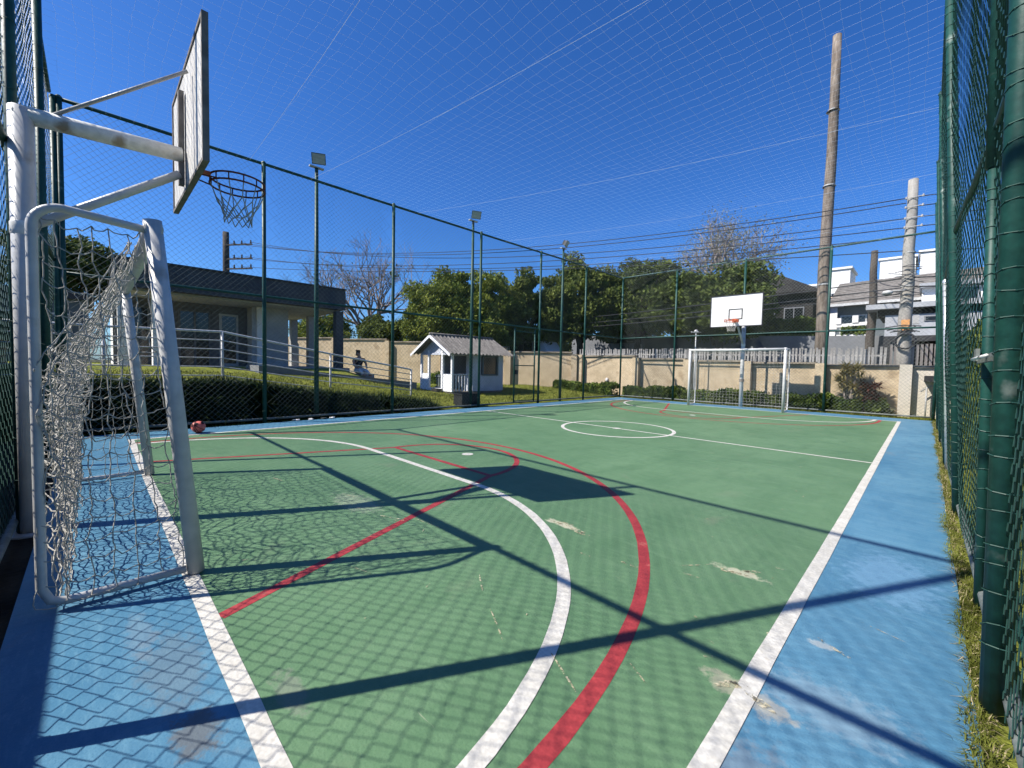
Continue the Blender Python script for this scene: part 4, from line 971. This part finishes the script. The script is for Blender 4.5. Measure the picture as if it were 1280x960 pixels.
st_ = thing('sparse_tree', (-12.5, 38.0, 1.2), 'tall airy tree with thin pale foliage rising above the dark house', 'tree')
mb = MB(); tips = []
mb.tube([(-12.5, 38, 1), (-12.4, 38, 5), (-12.4, 38, 8.2)], [.34, .28, .22], 10)
for dd in ((-.9, -.2, .6), (.85, .25, .6), (-.3, .5, 1.1), (.35, -.5, 1.1), (-.6, .0, 1), (.1, .1, 1.3), (.6, .1, 1), (-.2, -.4, 1.3), (.3, .4, 1.3), (-.95, .2, .85), (.95, -.2, .85)):
    branches(mb, (-12.4, 38, 8.0), dd, 2.0, .12, 4, .50, tips, .14, .76, (2, 3), 6)
mb.build('trunk', 'bark_pale', st_)
tp = np.array(tips); k = rng.integers(0, len(tp), 8500)
MB().leaves(tp[k] + rng.normal(size=(len(k), 3))*.55, .085, 1.6).build('crown', 'leaf_pale', st_)

# hedge bank of strap leaved plants along the left fence
hb = thing('hedge', (-10.3, 3, 0), 'dark strap leaved planting on the bank below the handrail', 'hedge')
n = 15000; y = -3 + 9.9*rng.random(n)**1.0; x = -9.82 - .85*rng.random(n); top = lawn_h(np.full(n, -10.45), y)
z = top*(smooth(-9.78, -10.25, x)) ; z = np.maximum(z, lawn_h(x, y)-.05) - .20
MB().blades(np.stack([x, y, z], 1), .34, .035, 1.1, 1.0).build('foliage', 'leaf_bank', hb)
n = 9000; y = -3 + 9.6*rng.random(n); top = lawn_h(np.full(n, -10.45), y); v = rng.random(n); x = -9.86 - .30*v - .08*rng.random(n); z = top*v*1.02
MB().leaves(np.stack([x, y, z], 1), .12, 2.2).build('undergrowth', 'leaf_bank', hb)
# clipped low hedge by the left fence beyond the playhouse and along the far wall
def low_hedge(label, boxes, dens, group='low clipped hedges'):
    t = thing('low_hedge', (boxes[0][0], boxes[0][2], 0), label, 'hedge', group); P_ = []; tw = MB()
    for (x0, x1, y0, y1, h_) in boxes:
        n = int(dens*(x1-x0)*(y1-y0+.5)); q = rng.random((n, 3)); s = rng.random(n) < .75
        q[s, 2] = 1 - .25*rng.random(s.sum())**2
        f = rng.random(n) < .45; q[f, 1] = .12*rng.random(f.sum()); q[f, 2] = rng.random(f.sum())
        X_ = x0 + q[:, 0]*(x1-x0); h2 = h_*(1 + .12*np.sin(X_*2.3) + .10*np.sin(X_*6.1+1) + .08*rng.normal(size=n))
        P_.append(np.stack([X_, y0 + q[:, 1]*(y1-y0), q[:, 2]*h2], 1))
        for k in range(int((x1-x0)*5)):
            xx = x0 + (x1-x0)*rng.random(); yy = (y0+y1)/2 + .1*rng.normal(); tw.tube([(xx, yy, -.05), (xx + .06*rng.normal(), yy + .05*rng.normal(), h_*.8)], [.012, .006], 5)
    tw.build('stem', 'bark', t, kind='stuff')
    MB().leaves(np.concatenate(P_), .085, 1.6).build('foliage', 'leaf_hedge', t); return t
low_hedge('low green hedge running along the foot of the beige wall behind the tidy goal', [(-9.6, -1.45, 17.15, 17.75, .46), (-1.45, -.95, 17.2, 17.7, .42)], 2100)
low_hedge('low hedge in front of the wall between the playhouse and the fence corner', [(-13.4, -9.9, 16.6, 17.4, .50)], 2100)
low_hedge('low shrubs at the wall foot left of the playhouse', [(-19.5, -15.6, 12.9, 13.6, .75)], 1200)

# cordyline clump, red leaved shrub and agave before the pale wall
def rosette(mb, c, n, ln, w, up=.2):
    a = rng.random(n)*2*PI; e = -.35 + 1.5*rng.random(n); c = np.array(c)
    d = np.stack([np.cos(a)*np.cos(e), np.sin(a)*np.cos(e), np.sin(e)+up], 1); d /= np.linalg.norm(d, axis=1)[:, None]
    s = np.cross(d, [0, 0, 1.]); s /= np.linalg.norm(s, axis=1)[:, None]; l_ = (ln*(.7+.5*rng.random(n)))[:, None]; ww = w*np.ones((n, 1))
    p0 = c + 0*d; p1 = c + d*l_*.5; p2 = c + d*l_ - np.array([0, 0, 1.])*l_*.22
    V = np.stack([p0 - s*ww*.3, p0 + s*ww*.3, p1 + s*ww*.5, p1 - s*ww*.5, p2], 1).reshape(-1, 3); b = (np.arange(n)*5)[:, None]
    mb.raw(V, b + np.array([[0, 1, 2, 3]]), b + np.array([[3, 2, 4]]))
dr = thing('cordyline', (-1.35, 17.45, 0), 'yellowish cordyline with thin pale stems against the beige wall', 'plant')
tb = MB(); fb = MB()
for x, y, zt in ((-1.50, 17.45, 1.0), (-1.28, 17.5, 1.25), (-1.12, 17.42, 1.40), (-1.40, 17.55, 1.45), (-1.22, 17.4, .85)):
    tb.tube([(x*.5-.65, 17.46, -.05), ((x-1.28)/2+.0, y, zt*.5), (x, y, zt)], [.03, .024, .02], 7); rosette(fb, (x, y, zt), 75, .46, .036); rosette(fb, (x+.12*rng.normal(), y-.05, zt-.22), 45, .40, .034)
tb.build('trunk', 'bark_pale', dr, smooth=True); fb.build('crown', 'leaf_yellow', dr)
rs = thing('red_shrub', (-.85, 17.4, 0), 'reddish brown strap leaved shrub beside the pale stemmed cordyline', 'plant')
tb = MB(); fb = MB()
for k in range(14):
    x = -1.05 + .5*rng.random(); y = 17.3 + .25*rng.random(); zt = .35 + .62*rng.random(); tb.tube([(x, y, -.05), (x + .05*rng.normal(), y, zt)], [.02, .014], 6); rosette(fb, (x, y, zt), 44, .34, .034)
tb.build('stem', 'bark', rs); fb.build('foliage', 'leaf_red', rs)
dk = thing('dark_shrub', (-.55, 17.35, 0), 'rounded dark green shrub at the foot of the red shrub', 'plant')
MB().leaves(crown_points((-.58, 17.35, .22), (.28, .22, .3), 22, 40, .12, -.3, .3), .075, 1.8).build('foliage', 'leaf_deep', dk)
MB().tube([(-.58, 17.35, -.05), (-.57, 17.35, .2)], .02, 6).build('stem', 'bark', dk)
ag = thing('agave', (-.22, 17.2, 0), 'small spiky agave at the wall foot nearest the canopy', 'plant')
fb = MB(); rosette(fb, (-.22, 17.2, .02), 34, .34, .045, .5); fb.build('leaves', 'leaf_grey', ag)

# outside hedges seen through the right and near fences
def big_hedge(label, x0, x1, y0, y1, h_, n, material, face, group='tall hedges outside the fences'):
    t = thing('tall_hedge', ((x0+x1)/2, (y0+y1)/2, 0), label, 'hedge', group)
    q = rng.random((n, 3)); 
    f = rng.random(n)
    if face == 'x': q[f < .7, 0] = .25*rng.random((f < .7).sum())
    else: q[f < .7, 1] = 1 - .25*rng.random((f < .7).sum())
    P_ = np.stack([x0 + q[:, 0]*(x1-x0), y0 + q[:, 1]*(y1-y0), q[:, 2]*h_*1.0], 1)
    P_[:, 2] *= 1 + .06*np.sin(P_[:, 0]*3.1 + P_[:, 1]*2.7)
    MB().leaves(P_, .11, 1.7).build('foliage', material, t)
    sb = MB()
    for k in range(30):
        xx = x0 + (x1-x0)*(.3+.6*rng.random()); yy = y0 + (y1-y0)*rng.random(); sb.tube([(xx, yy, -.1), (xx + .1*rng.normal(), yy + .1*rng.normal(), h_*.85)], [.03, .012], 5)
    sb.build('stem', 'bark', t, kind='stuff'); return t
big_hedge('tall dark hedge outside the fence beside the grass strip', 1.15, 2.6, 5.0, 17.2, 2.2, 17000, 'leaf_dark', 'x')
big_hedge('tall dark hedge shading the soil behind the leaning goal', -16, 2.0, -4.6, -3.6, 2.9, 20000, 'leaf_deep', 'y')
sw = thing('garden_wall', (-7, -2.2, 0), 'plain dark garden wall behind the fence and leaning goal, shading the soil', 'wall')
MB().box((-17, -2.28, -.1), (2.2, -2.1, 1.69)).build('wall_panel', 'grey_wall', sw); MB().box((-17, -2.31, 1.691), (2.2, -2.07, 1.735)).build('coping', 'coping', sw)
ng = thing('neighbour_house', (7, 8, 0), 'white neighbouring house glimpsed through the mesh beside the stout green post', 'house')
MB().box((5.5, 2, 0), (10, 15, 3.0)).build('wall', 'white_wall', ng)
MB().box((5.2, 1.7, 3.0), (10.3, 15.3, 3.25)).build('roof', 'roof_tile', ng)
for y0 in (3.2, 6.4, 9.6, 12.6):
    w = MB().box((5.44, y0-.05, .95), (5.498, y0+1.45, 2.25)).build('window', 'blue_grey', ng); MB().box((5.43, y0, 1.0), (5.439, y0+1.4, 2.2)).build('pane', 'dark_glass', w)

# grass
n = 15000; yy = np.concatenate([-.5 + 5.5*rng.random(7500), 5 + 11.5*rng.random(7500)]); xx = .705 + .062*rng.random(n) + .018*np.sin(yy*2.3) + .015*np.sin(yy*5.7+1) + .012*rng.normal(size=n)
o = MB().blades(np.stack([xx, yy, np.full(n, -.02)], 1), .050, .0045, 1.2, .9).build('grass_strip', 'grass'); o['kind'] = 'stuff'
n = 3500; yy = -.5 + 17*rng.random(n); xx = .70 + .065*rng.random(n)
o = MB().blades(np.stack([xx, yy, np.full(n, -.02)], 1), .045, .005, 1.5, 1.0).build('dry_grass', 'straw'); o['kind'] = 'stuff'
n = 42000; xx = -9.8 - 8*rng.random(n)**1.2; yy = -3 + 20*rng.random(n); zz = lawn_h(xx, yy)
ok = ~((xx < PX1+.1) & (xx > PX0-.1) & (yy > PY0) & (yy < PY1)) & ~((xx < -13.45) & (yy < 8.5)) & ~((xx > -10.3) & (yy < 6.3))
o = MB().blades(np.stack([xx, yy, zz], 1)[ok], .07, .014, .9, .7).build('lawn_grass', 'grass'); o['kind'] = 'stuff'
n = 6000; xx = 1.0 + 1.6*rng.random(n); yy = -1 + 14*rng.random(n)
o = MB().blades(np.stack([xx, yy, np.full(n, -.02)], 1), .12, .012, 1.0, .8).build('side_grass', 'grass'); o['kind'] = 'stuff'
n = 7000; xx = -9.5 + 10.3*rng.random(n); yy = 16.64 + .55*rng.random(n)
o = MB().blades(np.stack([xx, yy, np.full(n, -.02)], 1), .06, .010, 1.0, .8).build('verge_grass', 'grass'); o['kind'] = 'stuff'
n = 1600; xx = -12.5 + 12.3*rng.random(n); yy = 18.7 + .3*rng.random(n)
o = MB().blades(np.stack([xx, yy, np.full(n, 1.25)], 1), .45, .02, .8, .6).build('street_weeds', 'leaf_hedge'); o['kind'] = 'stuff'

# ------------------------------------------------------------------ utility poles and cables
UG = 'utility poles'
def pole(label, x, y, z0, z1, r0, r1, material, name='utility_pole'):
    t = thing(name, (x, y, z0), label, 'utility pole', UG)
    zs = np.linspace(z0-.3, z1, 7); MB().tube(np.stack([x + .02*rng.normal(size=7), y + 0*zs, zs], 1), np.linspace(r0, r1, 7), 16).build('shaft', material, t, smooth=True); return t
pA = pole('tallest bare wooden pole, rising right of the white backboard', -2.32, 18.75, 1.2, 13.55, .215, .135, 'pole_wood')
for z in (4.6, 8.2, 10.9): MB().lathe((-2.32, 18.75, z), [(.21, -.03), (.222 - .006*(z-1.2), -.025), (.222-.006*(z-1.2), .025), (.2-.006*(z-1.2), .03)], 16).build('band', 'grey_steel', pA)
pB = pole('pale concrete utility pole with an orange box and coiled cable', -.05, 18.62, 1.2, 7.72, .195, .125, 'pole_conc')
for z in (6.45, 7.1, 5.35, 4.25):
    MB().lathe((-.05, 18.62, z), [(.12, -.02), (.195-.0107*(z-1.2)+.008, -.018), (.195-.0107*(z-1.2)+.008, .018), (.12, .02)], 16).build('band', 'grey_steel', pB)
for z in (6.15, 6.45, 6.8, 7.1):
    ins = MB(); ins.tube([(-.2, 18.45, z), (.22, 18.45, z)], .012, 6)
    for dx in (-.2, .2): ins.lathe((-.0+dx, 18.45, z+.0), [(.02, -.04), (.035, -.02), (.025, 0), (.035, .02), (.01, .045)], 8)
    ins.build('insulator', 'insul', pB)
ob = MB().box((-.14, 18.33, 2.78), (.06, 18.45, 3.12)).build('junction_box', 'orange_box', pB)
MB().box((.14, 18.35, 2.98), (.28, 18.5, 3.26)).build('meter_box', 'insul', pB)
coil = MB()
for k in range(7):
    a = np.linspace(0, 2*PI, 26); rr = .24 + .03*rng.random(); coil.tube(np.stack([-.02 + rr*np.cos(a) + .01*rng.normal(), 18.36 - .012*k + 0*a, 2.42 + rr*np.sin(a) + .01*rng.normal()], 1), .014, 6, caps=False)
coil.build('cable_coil', 'cable', pB)
cx_ = MB()
for k in range(9): cx_.tube([(-.05 + .2*rng.normal(), 18.36, 2.62 + .3*rng.random()), (-.05 + .16*rng.normal(), 18.33, 2.75 + .2*rng.random()), (-.05 + .2*rng.normal(), 18.36, 2.7 + .25*rng.random())], .018, 6)
for k in range(14):
    z = 3.5 + 1.4*rng.random(); cx_.tube([(-.3 + .1*rng.normal(), 18.4, z), (-.05, 18.36, z + .1*rng.normal()), (.25 + .1*rng.normal(), 18.4, z + .1*rng.normal())], .012, 5)
cx_.build('cable_splice', 'cable', pB, kind='stuff')
MB().lathe((-.52, 18.4, 4.05), [(.01, .09), (.12, .06), (.15, 0), (.1, -.05), (.01, -.06)], 14).build('street_lamp_head', 'white_paint', pB, smooth=True)
MB().tube([(-.1, 18.5, 4.1), (-.5, 18.42, 4.1)], .03, 8).build('lamp_arm', 'grey_steel', pB)
pC = pole('thin dark wooden pole in front of the tiled roof', -1.50, 26.2, 1.2, 7.25, .20, .13, 'pole_dark')
pD = pole('dark pole with stacked crossarms rising behind the clubhouse roof', -35.7, 6.4, .5, 10.55, .25, .20, 'pole_dark')
for z in (9.6, 8.6, 7.9):
    MB().beam((-35.5, 6.4, z), (-33.8, 7.6, z), .09, .09).build('crossarm', 'pole_dark', pD)
    ib = MB()
    for f in (.3, .6, .95): ib.lathe((-35.5+1.7*f, 6.4+1.2*f, z+.05), [(.05, 0), (.07, .08), (.04, .12), (.06, .2), (.01, .26)], 8)
    ib.build('insulator', 'black_paint', pD)
CG = 'power cables across the sky'
def cable(a, b, sag, r, label, name='power_cable'):
    a = np.array(a, float); b = np.array(b, float); t = np.linspace(0, 1, 28)[:, None]
    Pp = a + (b-a)*t; Pp[:, 2] -= sag*4*(t*(1-t))[:, 0]
    c = MB().tube(Pp, r, 5).build(name, 'cable'); tag(c, label, 'cable', CG); return c
ORD = ['first', 'second', 'third', 'fourth', 'fifth', 'sixth', 'seventh']
ends = [(7.1, -35.3, 6.6, 9.75, 1.2), (6.95, -34.6, 7.1, 9.75, 1.25), (6.45, -33.9, 7.55, 9.75, 1.2), (6.15, -35.2, 6.7, 8.75, .9), (5.85, -34.3, 7.3, 8.75, .95), (5.4, -34.6, 7.1, 8.05, .5)]
for i, (z, x, y, zz, sg) in enumerate(ends):
    cable((-.2, 18.45, z), (x, y, zz), sg, .016, f'{ORD[i]} dark power cable from the top, between the concrete and crossarm poles')
for i, (z, zz) in enumerate(((4.5, 5.0), (4.2, 4.6), (4.0, 4.3))):
    cable((-.2, 18.5, z), (-30.0, 24.0, zz), .3, .02, f'{ORD[i]} of three low cables, counted down, passing behind the leafy trees')
for i, z in enumerate((7.1, 6.8, 6.45, 6.15, 5.3, 4.5, 4.2)):
    cable((.1, 18.5, z), (22, 20.5, z+.6), .5, .016 if z > 5 else .022, f'{ORD[i]} dark cable down, from the concrete pole to behind the green posts')
for z0, z1, w in ((4.3, 6.0, 'upper'), (4.1, 5.4, 'lower')): cable((-.1, 18.6, z0), (-1.5, 26.2, z1), .2, .016, f'{w} of two cables slung from the concrete pole to the thin dark pole')

# ------------------------------------------------------------------ houses across the street
gw = MB().hexa(np.array([(-20, 27, 1.2), (-.9, 27, 1.2), (-.9, 27.3, 1.2), (-20, 27.3, 1.2), (-20, 27, 3.85), (-.9, 27, 3.2), (-.9, 27.3, 3.2), (-20, 27.3, 3.85)])).build('retaining_wall', 'grey_wall')
tag(gw, 'long plain grey wall across the street behind the tree trunks', 'wall')
hg = thing('house_hedge', (-6, 27.9, 3.4), 'clipped green hedge on top of the grey wall below the dark house', 'hedge')
q = rng.random((9000, 3)); q[:5500, 1] *= .15
MB().leaves(np.stack([-10 + 6.1*q[:, 0], 27.35 + .8*q[:, 1], 3.2 + (1.15 + .08*np.sin(q[:, 0]*30))*q[:, 2]], 1), .15, 1.5).build('foliage', 'leaf_hedge', hg)
hs_ = MB()
for x in np.linspace(-9.8, -4.2, 14): hs_.tube([(x, 27.7, 2.9), (x + .1, 27.75, 4.1)], [.03, .015], 5)
hs_.build('stem', 'bark', hg, kind='stuff')
dh = thing('dark_house', (-8.3, 33, 1.2), 'dark house with a black pitched roof behind the hedge and white backboard', 'house')
MB().box((-12.6, 31.5, 1.2), (-4.7, 38, 6.3)).build('wall', 'dark_house', dh)
rf_ = MB(); rf_.hexa(np.array([(-13.1, 31.0, 6.3), (-4.3, 31.0, 6.3), (-4.3, 38.5, 6.3), (-13.1, 38.5, 6.3), (-13.1, 31.0, 6.45), (-4.3, 31.0, 6.45), (-4.3, 38.5, 6.45), (-13.1, 38.5, 6.45)]))
rf_.raw([(-13.1, 31.0, 6.45), (-4.3, 31.0, 6.45), (-4.3, 38.5, 6.45), (-13.1, 38.5, 6.45), (-10.5, 34.7, 8.7), (-8.0, 34.7, 8.7)], [(0, 1, 5, 4), (2, 3, 4, 5)], [(1, 2, 5), (3, 0, 4)])
rf_ = rf_.build('roof', 'dark_house', dh)
MB().box((-10.6, 34.0, 8.0), (-9.2, 35.2, 9.35)).build('chimney', 'roof_tile', rf_)
for x in (-11.5, -9.6, -7.3, -5.7):
    w = MB().box((x-.55, 31.44, 3.9), (x+.55, 31.497, 5.5)).build('window', 'grey_wall', dh); MB().box((x-.48, 31.42, 3.97), (x-.03, 31.439, 5.43)).build('pane', 'dark_glass', w); MB().box((x+.03, 31.42, 3.97), (x+.48, 31.439, 5.43)).build('pane', 'dark_glass', w)

th = thing('tiled_house', (-1, 32, 1.2), 'blue grey house with a brown tiled roof right of the tallest pole', 'house')
MB().box((-3.35, 30.6, 1.2), (7, 37, 5.2)).build('wall', 'blue_grey', th)
r_ = MB(); r_.hexa(np.array([(-3.75, 30.0, 5.20), (7.4, 30.0, 5.36), (7.4, 34.2, 7.35), (-3.75, 34.2, 7.05), (-3.75, 30.0, 5.32), (7.4, 30.0, 5.48), (7.4, 34.2, 7.47), (-3.75, 34.2, 7.17)]))
r_.hexa(np.array([(-3.75, 34.2, 7.05), (7.4, 34.2, 7.35), (7.4, 38.2, 5.3), (-3.75, 38.2, 5.2), (-3.75, 34.2, 7.17), (7.4, 34.2, 7.47), (7.4, 38.2, 5.42), (-3.75, 38.2, 5.32)]))
r_ = r_.build('roof', 'roof_tile', th)
tl = MB()
for j in range(1, 12):
    f = j/12; tl.beam((-3.75, 30+4.2*f, 5.325+1.85*f+.012), (7.4, 30+4.2*f, 5.485+1.99*f+.012), .06, .03)
tl.build('tile_course', 'roof_tile', r_, kind='stuff')
MB().beam((-3.8, 29.95, 5.24), (7.45, 29.95, 5.40), .05, .14).build('gutter', 'white_paint', th)
for x in (-2.6, 3.0):
    w = MB().box((x-.6, 30.54, 3.6), (x+.6, 30.597, 4.7)).build('window', 'white_paint', th); MB().box((x-.53, 30.53, 3.67), (x+.53, 30.539, 4.63)).build('pane', 'dark_glass', w)
t2 = thing('terracotta_house', (-4, 40, 1.2), 'pale pinkish tiled roof house behind the brown tiled roof', 'house')
MB().box((-5, 40, 1.2), (0, 46, 6.6)).build('wall', 'white_wall', t2)
MB().hexa(np.array([(-5.6, 39.5, 6.5), (-1.4, 39.5, 6.7), (-1.4, 43, 8.6), (-3.9, 43, 8.5), (-5.6, 39.5, 6.65), (-1.4, 39.5, 6.85), (-1.4, 43, 8.75), (-3.9, 43, 8.65)])).build('roof', 'terracotta', t2)
ba = thing('balustrade', (-2.3, 27.5, 3.3), 'white balustrade wall with small pillars beside the thin dark pole', 'balustrade')
MB().box((-2.95, 27.4, 3.2), (-1.65, 27.6, 3.35)).build('plinth', 'white_wall', ba)
MB().hexa(np.array([(-2.95, 27.4, 3.74), (-1.45, 27.4, 3.84), (-1.45, 27.6, 3.84), (-2.95, 27.6, 3.74), (-2.95, 27.4, 3.90), (-1.45, 27.4, 4.0), (-1.45, 27.6, 4.0), (-2.95, 27.6, 3.90)])).build('rail', 'white_wall', ba)
for x, a, b_ in ((-2.9, 3.9, 4.22), (-2.2, 3.95, 4.32), (-3.12, 3.2, 3.52)): MB().box((x-.12, 27.35, a), (x+.12, 27.65, b_)).build('pillar', 'white_wall', ba)
vg = thing('balcony_plants', (-2.2, 27.5, 3.35), 'leafy plants growing under the white balustrade rail', 'plant')
MB().leaves(np.stack([-2.75 + 1.2*rng.random(700), 27.35 + .2*rng.random(700), 3.35 + .4*rng.random(700)], 1), .1, 1.5).build('foliage', 'leaf_hedge', vg)
ga = thing('garage', (1.2, 25.5, 1.2), 'grey garage block with a dark slatted gate behind the concrete pole', 'garage')
MB().box((-.92, 25.2, 3.05), (5, 29, 4.0)).build('wall', 'pale_grey', ga)
MB().box((-.94, 25.1, 2.80), (5.1, 25.35, 3.049)).build('lintel', 'black_paint', ga)
MB().box((-.94, 25.1, 1.2), (-.70, 25.35, 2.799)).build('jamb', 'black_paint', ga)
MB().box((-.6, 26.6, 1.2), (5, 26.7, 3.04)).build('back_wall', 'dark_house', ga)
MB().box((-1.6, 24.9, 4.28), (5.4, 29.4, 4.5)).build('roof', 'pale_grey', ga)
MB().box((-1.2, 25.3, 4.0), (5, 29, 4.279)).build('clerestory', 'dark_house', ga)
w = MB().box((.35, 25.15, 3.68), (.85, 25.197, 3.90)).build('window', 'grey_wall', ga); MB().box((.40, 25.13, 3.72), (.80, 25.149, 3.86)).build('pane', 'dark_glass', w)
gg = thing('slatted_gate', (1.2, 23.0, 1.25), 'driveway gate of tall brown vertical slats behind the concrete pole', 'gate')
s0 = None
for i, x in enumerate(np.arange(-.55, 3.2, .13)):
    if s0 is None: s0 = MB().box((x-.042, 22.98, 1.28), (x+.042, 23.01, 2.56)).build('slat', 'slat', gg); x00 = x
    else: piece(s0, gg, (x-x00, .004*rng.normal(), .012*rng.normal()))
for z in (1.5, 2.4): MB().box((-.62, 23.02, z), (3.3, 23.06, z+.06)).build('rail', 'black_paint', gg)
def block(label, a, b, name, wins):
    t = thing(name, ((a[0]+b[0])/2, a[1], a[2]), label, 'building', 'white buildings far beyond the roofs')
    MB().box(a, b).build('wall', 'white_wall', t); MB().box((a[0]-.15, a[1]-.15, b[2]), (b[0]+.15, b[1]+.15, b[2]+.2)).build('parapet', 'white_wall', t)
    for x, z, w_, h_ in wins:
        f = MB().box((x-w_/2, a[1]-.05, z), (x+w_/2, a[1]-.003, z+h_)).build('window', 'pale_grey', t); MB().box((x-w_/2+.07, a[1]-.07, z+.07), (x+w_/2-.07, a[1]-.051, z+h_-.07)).build('pane', 'dark_glass', f)
    return t
block('white rooftop block right beside the tallest wooden pole', (-6.6, 50, 1), (-4.95, 54, 11.2), 'rooftop_block', [(-6.0, 8.2, .7, .8)])
block('long white rooftop block left of the concrete pole top', (-3.4, 58, 1), (-.7, 64, 13.2), 'rooftop_block', [(-2.6, 10, .8, .9)])
block('white rooftop block with a grey side right of the concrete pole', (-.35, 56, 1), (1.2, 61, 13.1), 'rooftop_block', [])
block('low white rooftop block above the dark house roof', (-9.5, 52, 1), (-6.9, 57, 10.2), 'rooftop_block', [])
uw = thing('white_upper_storey', (1.5, 29, 4.5), 'white upper storey with a balcony parapet above the garage roof', 'building')
MB().box((.2, 28.2, 4.5), (4, 33, 5.55)).build('wall', 'white_wall', uw)
MB().box((.1, 27.9, 5.55), (4.2, 33.2, 5.75)).build('roof', 'pale_grey', uw)
w = MB().box((1.3, 28.14, 4.7), (2.1, 28.197, 5.4)).build('window', 'pale_grey', uw); MB().box((1.37, 28.12, 4.77), (2.03, 28.139, 5.42)).build('pane', 'dark_glass', w)

# gatehouse, van beyond the trees; building left of the clubhouse
gh = thing('gatehouse', (-14.2, 26.2, 1.25), 'blue grey gatehouse with a dark beam among the tree trunks', 'building')
MB().box((-15.6, 25.8, 1.25), (-13.6, 26.9, 3.7)).build('wall', 'pale_grey', gh)
MB().box((-15.9, 25.5, 3.1), (-13.3, 25.79, 3.3)).build('beam', 'black_paint', gh)
MB().box((-16.0, 25.4, 3.71), (-13.2, 27.2, 3.9)).build('roof', 'fascia', gh)
d = MB().box((-14.9, 25.74, 1.25), (-14.2, 25.797, 3.05)).build('door', 'blue_grey', gh); MB().box((-14.3, 25.70, 2.1), (-14.25, 25.739, 2.2)).build('handle', 'galv', d)
MB().box((-13.55, 25.6, 1.25), (-13.25, 25.79, 3.0)).build('column', 'white_wall', gh)
van = thing('parked_van', (-18.0, 20.6, 1.26), 'white van parked on the street, seen just above the picket tops', 'van')
vb = MB(); X0 = -20.6
prof_ = [(0, .35), (4.3, .35), (4.35, .9), (3.9, 1.05), (3.35, 1.75), (.15, 1.85), (0, 1.6)]
n = len(prof_); V = [(X0+a, 20.0, 1.26+z) for a, z in prof_] + [(X0+a, 21.6, 1.26+z) for a, z in prof_]
vb.raw(V, [(i, (i+1) % n, n+(i+1) % n, n+i) for i in range(n)]); vb.big.append(list(range(n))[::-1]); vb.big.append([n+i for i in range(n)])
vb.build('body', 'car_white', van)
for a, b_ in ((.5, 1.5), (1.65, 2.6), (2.7, 3.3)): MB().box((X0+a, 19.98, 2.35), (X0+b_, 19.998, 2.9)).build('window', 'dark_glass', van)
for a in (.9, 3.4):
    for y0 in (19.96, 21.44):
        an = np.linspace(0, 2*PI, 20, endpoint=False); wv_ = MB(); V = [(X0+a+.33*math.cos(t_), y0, 1.60+.33*math.sin(t_)) for t_ in an] + [(X0+a+.33*math.cos(t_), y0+.2, 1.60+.33*math.sin(t_)) for t_ in an]
        wv_.raw(V, [(i, (i+1) % 20, 20+(i+1) % 20, 20+i) for i in range(20)]); wv_.big += [list(range(20))[::-1], [20+i for i in range(20)]]
        wv_.build('wheel', 'tyre', van)
for z in (20.15, 21.25): MB().box((X0+4.32, z, 1.98), (X0+4.37, z+.2, 2.12)).build('headlight', 'lamp_glass', van)
nb_ = thing('grey_annexe', (-26, -2.5, .8), 'blue grey annexe behind the goal side net left of the clubhouse', 'building')
MB().box((-30, -3.6, .5), (-24.5, -.6, 3.7)).build('wall', 'blue_grey', nb_)
MB().box((-30.2, -3.8, 3.7), (-24.3, -.4, 4.0)).build('roof', 'black_paint', nb_)
for y0 in (-3.2, -2.0):
    w = MB().box((-24.499, y0, 1.6), (-24.45, y0+.9, 3.1)).build('window', 'white_paint', nb_); MB().box((-24.449, y0+.07, 1.67), (-24.43, y0+.83, 3.03)).build('pane', 'dark_glass', w)

# drop the builder's helper key
for o in bpy.data.objects:
    if '_o' in o: del o['_o']
